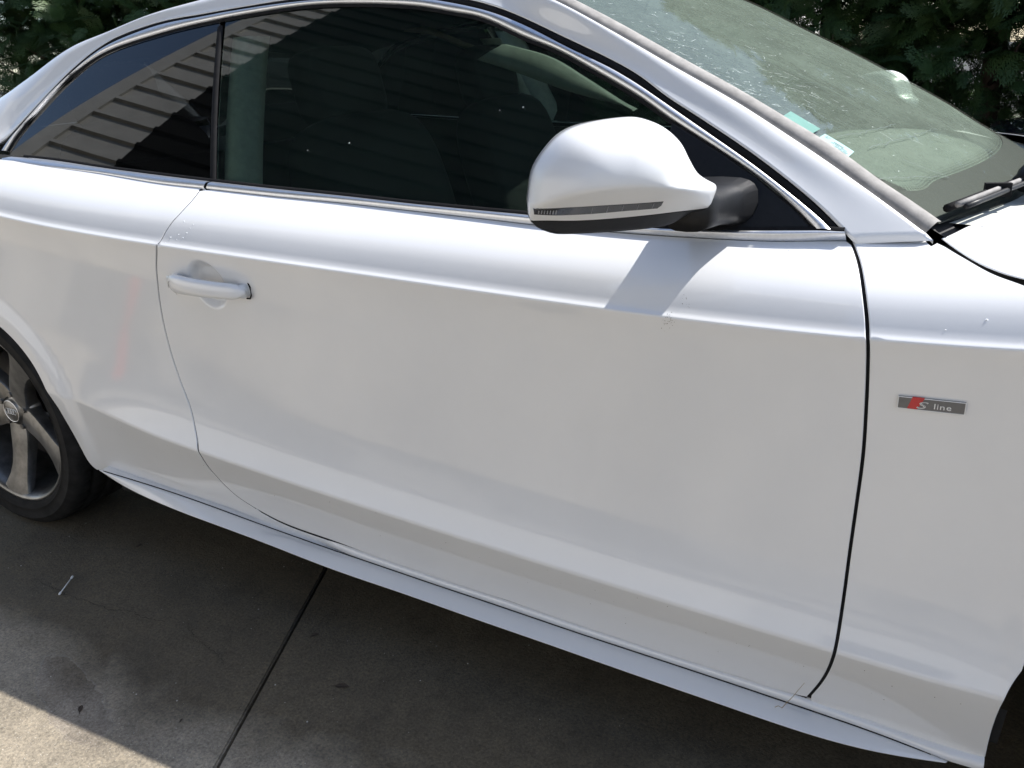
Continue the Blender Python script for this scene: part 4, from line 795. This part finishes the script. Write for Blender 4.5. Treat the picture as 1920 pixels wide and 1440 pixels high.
# ---------------------------------------------------------------- cabin
INT=empty('cabin',parent=CAR);INT.location=(-1.2,0,0)
b=MB();b.box((.95,0,.30),(2.2,1.5,.03)).box((1.95,0,.45),(.1,1.5,.5)).box((.0,0,.7),(.5,1.4,.5));b.build('floor_pan',M['interior'],INT)
def shell(y0,hz):  # dashboard
    q=np.linspace(-1,1,31);rows=[]
    for x,z,c in((2.40,.90,.0),(2.26,.935,.0),(2.10,.955,.01),(1.95,.965,.02),(1.86,.95,.02),(1.82,.90,.0),(1.86,.75,0),(1.9,.6,0)): rows.append(np.stack([x+.16*(1-q**2)*sm(1.8,2.4,x),q*.715,z+c*np.cos(q*3)],1))
    return np.stack(rows)
grid('dashboard',shell(0,0)-np.array([0,0,.02]),M['dash'],INT)
def seat(x,y,rear=False):
    st=empty('seat',(x,y,.32),parent=INT)
    def cushion(nm,c,d,R,par,mt):
        me=MB();n1,n2=14,20;V=[]
        for i in range(n1):
            ph=-math.pi/2+math.pi*i/(n1-1);row=[]
            for j in range(n2):
                t=2*math.pi*j/n2;p=lambda v:math.copysign(abs(v)**.45,v);row.append((d[0]/2*p(math.cos(ph))*p(math.cos(t)),d[1]/2*p(math.cos(ph))*p(math.sin(t)),d[2]/2*p(math.sin(ph))))
            V.append(row)
        V=np.array(V);ca,sa=math.cos(R),math.sin(R);V=V@np.array([[ca,0,-sa],[0,1,0],[sa,0,ca]])+np.array(c);me.grid(V,False,True);return me.build(nm,mt,par,smooth=True)
    cushion('seat_cushion',(0,0,.10),(.52,.5,.2),-.12,st,M['interior']);cushion('backrest',(-.28,0,.42),(.16,.50,.66),-.28,st,M['interior']);cushion('headrest',(-.40,0,.80),(.10,.27,.18),-.2,st,M['interior']);return st
seat(1.30,-.37);seat(1.30,.37);seat(.45,-.33);seat(.45,.33)
# headliner, far pillar trims (pale), visor
V=[]
for x in np.linspace(.2,1.36,20):
    r=roofrow(x);V.append(r-[0,0,.03])
add('headliner',np.array(V).reshape(-1,3),[f[::-1] for f in grid_faces(20,31)],M['interior'],INT)
tt=np.linspace(0,1,10)[:,None]
def far(p,off=-.03): p=G3(np.array(p),off);return p*[1,-1,1]
# pale B-pillar trim behind the door glass (its front face catches the sun), and the seat-belt guide
for sg in(-1,1):
    pz=np.linspace(.93,1.235,12);px_=.905-.27*(pz-.95);rows=[]
    for x_,z_ in zip(px_,pz):
        y_=float(yg(x_,z_));rows.append([(x_-.03,y_+.03,z_),(x_+.0,y_+.026,z_),(x_+.012,y_+.034,z_),(x_+.02,y_+.07,z_),(x_+.01,y_+.10,z_),(x_-.03,y_+.10,z_)])
    V=np.array(rows)*[1,-sg,1];grid('pillar_trim',V,M['liner'],INT,close_v=True)
# sun visor swung over to the side window, with its printed label; pale roof rail on the far side
vt=crom(D_['visT'],20);vb=crom(D_['visB'],20);V=np.stack([vt,(vt+vb)/2+[0,-.004,0],vb,vb+[0,.02,.002],vt+[0,.02,0]],1);VS=grid('sun_visor',V,M['liner'],INT,close_v=True);VS.data.materials[0]=simple('grey_visor',(.30,.31,.28),.9)
L4=[np.array(q) for q in D_['visL']];b=MB()
for r in range(5):
    for i in range(9):
        if random.random()<.15: continue
        u0,u1=i/9+.01,(i+.8)/9+.01;v0,v1=r/5+.04,r/5+.12
        pt=lambda u,v:(L4[0]*(1-u)+L4[1]*u)*(1-v)+(L4[3]*(1-u)+L4[2]*u)*v
        b._add([pt(u0,v0),pt(u1,v0),pt(u1,v1),pt(u0,v1)],[(0,1,2,3)])
o=b.build('visor_print',M['ink'],INT);tag(o,kind='stuff')
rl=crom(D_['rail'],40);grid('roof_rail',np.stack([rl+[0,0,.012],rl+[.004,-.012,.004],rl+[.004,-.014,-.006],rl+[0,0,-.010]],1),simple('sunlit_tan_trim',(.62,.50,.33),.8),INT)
STW=MB();t=np.linspace(0,2*math.pi,33);Rz=math.radians(25)
STW.tube([(1.72+.18*math.cos(a)*math.sin(Rz),.37+.18*math.sin(a),.80+.18*math.cos(a)*math.cos(Rz)) for a in t],.016,10,False).box((1.74,.37,.80),(.06,.14,.10)).box((1.74,.37,.80),(.02,.34,.03)).build('steering_wheel',M['interior'],INT,smooth=False)
V=np.array(arm(-1))
IM=MB();IM.box((1.62,0.02,1.245),(.03,.24,.065)).build('rear_view_mirror',M['interior'],INT)
# ---------------------------------------------------------------- warehouse behind the photographer (seen mirrored in the glass)
WA=math.radians(150);wd=np.array([math.cos(WA),math.sin(WA),0]);wn=np.array([.5,.866,0])   # wall runs along wd, faces wn
WC=np.array([-6.67,-2.88,0.])                                                                 # its rear corner
WH=empty('warehouse',tuple(WC));tag(WH,'tall warehouse clad in ribbed metal sheets, mirrored in the side windows','building')
M['clad']=simple('light_grey_cladding',(.40,.39,.36),.45,.3,.1,3);M['clad_shadow']=simple('shadow_toned_cladding',(.007,.0075,.008),.9,0,.15,3,spec=.05)  # the dark sheets carry a shadow across the wall in their colour
HT=11.0
def cladding(u0,u1,mat,nm):
    rows=[];z=3.0
    while z<HT:
        for dz,dn in((0,0),(.03,.06),(.09,.06),(.12,0)):
            rows.append((z+dz,dn))
        z+=.42
    A=[];
    uf=lambda u,z:u-.085*(z-3.) if abs(u-1.33)<1e-6 else u  # edge of the painted shadow leans with height
    for z,dn in rows: A.append([-wd*uf(u0,z)+wn*dn+np.array([0,0,z]),-wd*uf(u1,z)+wn*dn+np.array([0,0,z])])
    return grid(nm,np.array(A),mat,WH,smooth=False)
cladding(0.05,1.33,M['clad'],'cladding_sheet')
for k in range(4): cladding(1.33+2.05*k,1.33+2.05*(k+1)-.004,M['clad_shadow'],'cladding_sheet')
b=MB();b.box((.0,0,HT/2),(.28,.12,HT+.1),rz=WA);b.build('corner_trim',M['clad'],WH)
b=MB();c=-wd*4.7-wn*4.2;b.box((c[0],c[1],HT/2),(9.3,8.2,HT-.1),rz=WA).build('wall',M['clad_shadow'],WH)
b=MB();c=-wd*4.7-wn*4.1;b.box((c[0],c[1],HT+.1),(9.8,8.8,.15),rz=WA).build('roof',M['clad'],WH)
M['plinth']=simple('pale_bounce_render',(.66,.64,.60),.9,0,.08,2)  # pale base wall added to reflect sunlight onto the lower car side
b=MB();c=-wd*4.7+wn*.02;b.box((c[0],c[1],1.5),(9.4,.14,3.0),rz=WA).build('plinth',M['plinth'],WH)  # added base wall, reflects sunlight onto the lower car side
AN=empty('bounce_annex',(7.0,-10.05,0));tag(AN,'added unseen low pale block bouncing sunlight, beside the warehouse behind the photographer','building')
b=MB();b.box((0,0,1.6),(12,5,3.2)).build('wall',M['plinth'],AN);b=MB();b.box((0,0,3.28),(12.5,5.5,.16)).build('roof',M['clad'],AN)  # unseen block added only to bounce light at the door and skirt
for x in(-4,-1,2,5):
    b=MB();b.box((x,2.51,1.7),(1.5,.06,1.2));w_=b.build('window',M['clad'],AN);b=MB();b.box((x,2.55,1.7),(1.35,.03,1.05)).build('pane',simple('bounce_annex_pane',(.03,.035,.04),.1),w_)  # windows of the added bounce block
# ---------------------------------------------------------------- hedge
def frond(rng,L,b):
    pass
def mk_leaf():
    m,nt,p=nmat('thuja_leaf');g=nt.nodes.new('ShaderNodeNewGeometry');t=noise(nt,3.0,4,.6,vec=g.outputs['Position']);
    r=ramp(nt,t.outputs[0],[(.25,(.026,.056,.018)),(.5,(.048,.098,.028)),(.72,(.085,.145,.042))]);w=noise(nt,1.6,2,.5,vec=g.outputs['Position']);k=ramp(nt,w.outputs[0],[(.70,(0,)*3),(.76,(1,)*3)])
    x=mix(nt,k.outputs[0],r.outputs[0],(.13,.075,.03));nt.links.new(x,p.inputs['Base Color']);setp(p,Roughness=.55)
    p.inputs['Subsurface Weight'].default_value=0
    tr=nt.nodes.new('ShaderNodeBsdfTranslucent');nt.links.new(x,tr.inputs[0]);mx=nt.nodes.new('ShaderNodeMixShader');mx.inputs[0].default_value=.3;o=nt.nodes['Material Output'];nt.links.new(p.outputs[0],mx.inputs[1]);nt.links.new(tr.outputs[0],mx.inputs[2]);nt.links.new(mx.outputs[0],o.inputs[0]);return m
M['leaf']=mk_leaf();M['bark']=simple('thuja_bark',(.09,.06,.045),.9,0,.3,20,.5)
def frond_mesh(rng):
    """one flat feathery spray in local coords, length 1 along x, in the xy plane"""
    V=[];F=[]
    def lf(p,a,L,w,zz):
        c,s=math.cos(a),math.sin(a);b=len(V);V.extend([(p[0],p[1],zz),(p[0]+.45*L*c-w*s,p[1]+.45*L*s+w*c,zz+.01),(p[0]+L*c,p[1]+L*s,zz-.02),(p[0]+.45*L*c+w*s,p[1]+.45*L*s-w*c,zz+.01)]);F.append((b,b+1,b+2,b+3))
    lf((0,0),0,1.0,.018,0)
    n=9
    for i in range(n):
        t=.10+.85*i/n;Ls=(.50*(1-t)**.8+.10)*rng.uniform(.8,1.15)
        for sd in(-1,1):
            a=sd*(.75-.25*t)+rng.normal(0,.07);p=(t,0);zz=rng.normal(0,.02)-.05*t
            lf(p,a,Ls,.020,zz)
            m=max(2,int(Ls/.085))
            for j in range(m):
                tt=(j+.6)/m;pp=(p[0]+Ls*tt*math.cos(a),p[1]+Ls*tt*math.sin(a))
                for s2 in(-1,1): lf(pp,a+s2*.62,(.12*(1-.5*tt)+.03),.017,zz+rng.normal(0,.01))
    return np.array(V),np.array(F)
def crown(seed,H,R,z0,nf,taper=.2):
    rng=np.random.default_rng(seed);FV=[frond_mesh(rng) for _ in range(5)];VV=[];FF=[];base=0
    for i in range(nf):
        z=z0+(H-z0)*rng.random()**.9;f=(z-z0)/(H-z0);Rz=R*(1-taper*f)*min(1,(1.02-f)*4)*(.86+.16*math.sin(3*z+seed)+.08*math.sin(7.3*z+2*seed))
        a=rng.uniform(0,2*math.pi);lump=.88+.22*math.sin(3*a+2.2*z+seed)+.10*math.sin(5*a-5*z);r=Rz*lump*(rng.random()**.3)
        p=np.array([r*math.cos(a),r*math.sin(a),z]);L=rng.uniform(.13,.27)
        d=np.array([math.cos(a),math.sin(a),rng.normal(.10,.38)])+rng.normal(0,.35,3);d/=np.linalg.norm(d)
        up=rng.normal(0,.6,3)+np.array([0,0,.8]);s=np.cross(up,d);s/=np.linalg.norm(s);n_=np.cross(d,s);v,fc=FV[i%5]
        # droop of the tip
        q=v.copy();q[:,2]-=.22*q[:,0]**2
        VV.append(p+L*(q[:,:1]*d+q[:,1:2]*s*.85+q[:,2:3]*n_));FF.append(fc+base);base+=len(v)
    return np.vstack(VV),np.vstack(FF)
def mesh_np(name,V,F,mat):
    me=bpy.data.meshes.new(name);me.vertices.add(len(V));me.vertices.foreach_set('co',V.ravel());n=len(F);k=F.shape[1];me.loops.add(n*k);me.loops.foreach_set('vertex_index',F.ravel().astype(np.int32));me.polygons.add(n);me.polygons.foreach_set('loop_start',np.arange(0,n*k,k,dtype=np.int32));me.polygons.foreach_set('loop_total',np.full(n,k,dtype=np.int32));me.update(calc_edges=True);me.materials.append(mat);return me
CR=[]
for sd,(z0) in enumerate((.25,.25)): V,F=crown(sd+3,3.5,.95,z0,3000);CR.append(mesh_np('crown',V,F,M['leaf']))
V,F=crown(9,3.5,.9,1.42,1300,.2);CRL=mesh_np('crown',V,F,M['leaf'])
def trunk_mesh():
    b=MB();rng=np.random.default_rng(1)
    b.tube([(0,0,-.05),(.02,.01,.8),(-.02,.02,1.8),(.01,0,2.8),(0,0,3.3)],[.075,.06,.048,.035,.012],9)
    for k in range(22):
        z=.3+.13*k;a=k*2.4;L=.62*(1-.15*z/4);b.tube([(0,0,z),(.5*L*math.cos(a),.5*L*math.sin(a),z+.10),(L*math.cos(a),L*math.sin(a),z+.30)],[.017,.011,.004],5)
    return b
TB=trunk_mesh();_t=TB.build('trunk',M['bark'],None,smooth=True);TM=_t.data;bpy.data.objects.remove(_t)
xsH=[-6.35,-5.15,-4.15,-3.2,-2.25,-1.3,-.35,.6,1.5,2.4,3.3,4.2]
desc=['first from the open fence gap, its lower trunk bare','second from the open fence gap','third from the open fence gap','above the white roof edge','behind the rear side window','behind the boot of the coupe','behind the middle of the coupe','behind the coupe roof','behind the top of the windscreen','right behind the far door mirror','above the dark bonnet at the right','rightmost of the row, half out of sight']
rng=np.random.default_rng(5)
for i,x in enumerate(xsH):
    T_=empty('cypress_tree',(x,3.55+rng.uniform(-.1,.1),0),rng.uniform(0,6.28));T_.scale=(1,1,rng.uniform(.95,1.08));tag(T_,'dark green feathery hedge conifer '+desc[i],'tree','conifers of the hedge behind the car')
    for nm,me in(('trunk',TM),('crown',CRL if i==0 else CR[i%2])):
        o=bpy.data.objects.new(nm,me);COL.objects.link(o);o.parent=T_
# ---------------------------------------------------------------- wire fence behind the hedge
FN=empty('fence',(0,4.7,0));tag(FN,'green rigid wire panel fence on a low pale kerb behind the hedge','fence')
M['fgreen']=simple('green_coated_wire',(.012,.045,.028),.4);M['kerb']=simple('pale_kerb_concrete',(.55,.53,.49),.85,0,.15,9)
def fpanel():
    b=MB()
    for k in range(50): b.box((-1.25+.05*k+.025,0,1.05),(.005,.005,1.55))
    for z in(.32,.7,.74,1.1,1.14,1.5,1.54,1.78): b.box((0,.006,z),(2.5,.006,.006))
    return b
_p=fpanel().build('wire_panel',M['fgreen'],None);pm=_p.data;bpy.data.objects.remove(_p)
b=MB();b.box((0,0,.95),(.06,.06,1.9));_p=b.build('post',M['fgreen'],None);qm=_p.data;bpy.data.objects.remove(_p)
for k in range(-7,4):
    for nm,me,x in(('wire_panel',pm,2.5*k+1.25),('post',qm,2.5*k)):
        o=bpy.data.objects.new(nm,me);COL.objects.link(o);o.parent=FN;o.location=(x,0,0)
b=MB();b.box((-4,0,.09),(27,.16,.2)).build('kerb',M['kerb'],FN)
# pale house across the road
HS=empty('house',(-9,19,0));tag(HS,'pale rendered house across the road, glimpsed through the hedge','building')
M['render']=simple('pale_render',(.70,.68,.62),.9,0,.08,2);M['tile']=simple('red_roof_tiles',(.28,.12,.07),.8,0,.2,6);M['pane']=simple('window_pane',(.03,.035,.04),.1)
b=MB();b.box((0,0,2.8),(16,7,5.6)).build('wall',M['render'],HS);b=MB();b._add([(-8.4,-3.9,5.6),(8.4,-3.9,5.6),(8.4,3.9,5.6),(-8.4,3.9,5.6),(-8.4,0,8),(8.4,0,8)],[(0,1,5,4),(2,3,4,5),(0,4,3),(1,2,5),(0,3,2,1)]).build('roof',M['tile'],HS)
for x in(-6,-3,0,3,6):
    for z in(1.5,4.1):
        b=MB();b.box((x,-3.52,z),(1.1,.06,1.3));w_=b.build('window',M['render'],HS);b=MB();b.box((x,-3.56,z),(.95,.03,1.15)).build('pane',M['pane'],w_)
# dark car parked between the coupe and the hedge: only its bonnet edge shows
DC=empty('parked_car',(4.0,2.45,0),0);tag(DC,'dark blue parked car, only its bonnet edge showing past the windscreen','car')
M['navy']=simple('dark_blue_paint',(.008,.010,.022),.3,0,.1,20,coat=1)
prof2=[(-1.72,.35),(-1.70,.55),(-1.66,.70),(-1.58,.775),(-1.0,.85),(-.55,.90),(.05,1.26),(.5,1.36),(1.2,1.34),(1.9,1.05),(2.1,.95),(2.3,.80),(2.32,.4)]
V=[];qy=np.concatenate([[-1,-.97,-.9],np.linspace(-.8,.8,13),[.9,.97,1]])
for x,z in prof2: V.append([(x+.12*(abs(q)**3)*(1 if x<0 else -1),.86*q*(1 if z<.95 else 1-.25*(z-.95)/.4),z-.10*abs(q)**6-(.0)) for q in qy])
grid('body',np.array(V),M['navy'],DC)
for s in(-1,1):
    V=[];pr=[p for p in prof2]
    A=np.array([(x+.12*(1 if x<0 else -1),s*.86*(1 if z<.95 else 1-.25*(z-.95)/.4),z-.10) for x,z in prof2]);B=A.copy();B[:,2]=.22;grid('flank',np.stack([A,B],1),M['navy'],DC)
    for x in(-1.05,1.5): add('wheel',(lathe([(.05,-.1),(.2,-.1),(.3,-.09),(.315,-.06),(.315,.06),(.3,.09)],32)+np.array([x,s*.80,.315])).reshape(-1,3),grid_faces(32,6,True,False),M['tyre'],DC)
# ---------------------------------------------------------------- small things on the ground
M['cotton']=simple('white_cotton',(.78,.77,.74),.9);
SW=empty('cotton_swab',(.405,-1.0515,.004),math.atan2(-.063,.038));tag(SW,'white cotton swab lying on the shaded concrete','cotton swab')
b=MB();b.tube([(-.034,0,0),(.034,0,0)],.0013,8).build('stick',M['cotton'],SW,smooth=True)
for s in(-1,1): b=MB();b.tube([(s*.026,0,0),(s*.029,0,0),(s*.033,0,0),(s*.037,0,0),(s*.0385,0,0)],[.0014,.0024,.0028,.0024,.001],8).build('tip',M['cotton'],SW,smooth=True)
def blob(name,poly,z,mat,parent=None):
    p=smooth(crom(poly+[poly[0]],120)[:-1],2);rng=np.random.default_rng(2);p=p+rng.normal(0,.0012,p.shape);c=p.mean(0);V=np.vstack([[[c[0],c[1],z]],np.column_stack([p,np.full(len(p),z)])]);n=len(p)
    return add(name,V,[(0,1+k,1+(k+1)%n) for k in range(n)],mat,parent,smooth=False)

# ---------------------------------------------------------------- fine cracks, grit, scraps
def ribbon_ground(k,w):
    p=crom(D_[k],70);rng=np.random.default_rng(3);p=p+rng.normal(0,.0022,p.shape);n_=len(p);t=np.gradient(p,axis=0);t/=np.linalg.norm(t,axis=1)[:,None];nn=np.stack([-t[:,1],t[:,0]],1);ww=w*(.4+rng.random(n_))[:,None]
    A=np.column_stack([p+nn*ww,np.full(n_,.0012)]);B=np.column_stack([p-nn*ww,np.full(n_,.0012)]);return grid('crack',np.stack([A,B],1),M['crackg'],PAVE,smooth=False)
M['crackg']=simple('crack_dirt',(.03,.027,.022),.95)
ribbon_ground('crk1',.0006);ribbon_ground('crk2',.0005)
rng=np.random.default_rng(21);b=MB()
for _ in range(200):
    x,y=rng.uniform(-.4,1.9),rng.uniform(-1.6,-.55);r=abs(rng.normal(0,.0007))+.0005;a=rng.uniform(0,6.28)
    V=np.array([(r,0,0),(0,r*.8,0),(-r*.9,0,0),(0,-r,0),(0,0,r*.9)]);ca,sa=math.cos(a),math.sin(a);V=V@np.array([[ca,sa,0],[-sa,ca,0],[0,0,1]]);b._add(V+np.array([x,y,0]),[(0,1,4),(1,2,4),(2,3,4),(3,0,4)])
o=b.build('grit',simple('pale_grit',(.40,.38,.34),.8,0,.3,400));tag(o,'pale grit scattered over the concrete','grit',kind='stuff')
M['dryleaf']=simple('dry_leaf',(.045,.032,.022),.9,0,.4,60)
for i,(q,lab,sz) in enumerate(zip(D_['leafs'],['larger dark leaf scrap right of the slab joint','small dark leaf scrap beside the slab joint near the sill','tiny dark scrap on the concrete near the rear wheel','tiny black scrap on the concrete left of the slab joint','dark leaf scrap lying in the puddle'],(.016,.011,.010,.005,.011))):
    L=empty('leaf_scrap',(q[0],q[1],.0015),.5*i+.3);tag(L,lab,'leaf','leaf scraps on the concrete')
    V=[(-1,0,.0),(-.4,.38,.10),(.3,.42,.22),(1,.05,.05),(.4,-.34,.16),(-.5,-.3,.02),(0,.02,.02)];add('blade',np.array(V)*sz,[(0,1,6),(1,2,6),(2,3,6),(3,4,6),(4,5,6),(5,0,6)],M['dryleaf'],L,smooth=False)
    MB().tube([(-sz*1.5,-.1*sz,.001),(-sz,0,.001),(0,0,.002)],.0004,5).build('stalk',M['dryleaf'],L)
TW=empty('grass_stem',tuple(D_['twig'][0]));tag(TW,'dry straw stem caught on the sill below the door corner','grass stem')
tp_=np.array(D_['twig'])-np.array(D_['twig'][0])+np.array([0,-.004,.002]);M['straw']=simple('dry_straw',(.30,.24,.14),.9)
MB().tube(crom(tp_,12),np.linspace(.0007,.0003,12),5).build('stem',M['straw'],TW,smooth=True);MB().tube([tp_[0],tp_[0]+[-.006,-.001,.003],tp_[0]+[-.011,-.001,-.002]],.0006,5).build('bent_tip',M['straw'],TW,smooth=True)
# specks on the paint and glass (tiny: joined)
def specks(name,pts,r,mat,parent,nrm=(0,-1,0),flat=.5,seed=1):
    b=MB();rg=np.random.default_rng(seed);n_=np.array(nrm,float);n_/=np.linalg.norm(n_);u=np.cross(n_,[1,0,0]);u/=np.linalg.norm(u);w=np.cross(n_,u)
    for p in pts:
        rr=r*rg.uniform(.5,1.3);V=[]
        for i,(f,h) in enumerate(((1,0),(.8,.5),(.35,.9))): V.append([np.array(p)+rr*f*(u*math.cos(t)*rg.uniform(.8,1.2)+w*math.sin(t)*rg.uniform(.8,1.2))+n_*rr*h*flat for t in np.linspace(0,2*math.pi,9)[:-1]])
        b.grid(np.array(V),False,True)
    o=b.build(name,mat,parent,smooth=True);tag(o,kind='stuff')
    if parent is CAR:o.location=(-1.2,0,0)
    return o
M['chip']=simple('white_fleck',(.82,.83,.84),.5);M['grime']=simple('brown_specks',(.10,.08,.05),.9);M['drop']=simple('clear_drop',(.85,.87,.9),.05,0,.02,coat=1)
specks('paint_drops',D_['drop'],.0014,M['drop'],CAR,(0,-.7,.7))
specks('glass_flecks',D_['gspk'][:4],.0013,M['chip'],CAR,(0,-.87,.5),.3)
dg=[];rg=np.random.default_rng(8)
for p in D_['dirt']:
    for _ in range(5): dg.append(np.array(p)+[rg.normal(0,.003),-.0006,rg.normal(0,.004)])
specks('dirt_specks',dg,.0005,M['grime'],CAR,(0,-1,.1),.4)
# grime spots along the lower body
gs=[]
for _ in range(46):
    x=rg.uniform(.5,2.33);w=-(zline(ZS,x)-zline(ZC,x))-rg.uniform(.01,.11);gs.append(P(x,w)+[0,-.0003,0])
specks('road_grime',gs,.0007,M['grime'],CAR,(0,-1,-.3),.3)
# red jerry can off to the side, mirrored in the quarter panel
RC=empty('jerry_can',(-1.06,-2.01,0),.5);RC.scale=(.55,.55,.36);tag(RC,'small red plastic jerry can, mirrored as a red blur in the rear quarter panel','jerry can')
M['can']=simple('red_can_plastic',(.42,.03,.022),.5)
bevel(MB().box((0,0,.085),(.13,.09,.17)).build('can_body',M['can'],RC),.015,3);MB().tube([(-.045,0,.16),(-.04,0,.20),(.02,0,.205),(.035,0,.165)],.010,8).build('can_handle',M['can'],RC,smooth=True);MB().tube([(.05,0,.165),(.055,0,.195)],.016,12).build('can_cap',M['black'],RC,smooth=True)
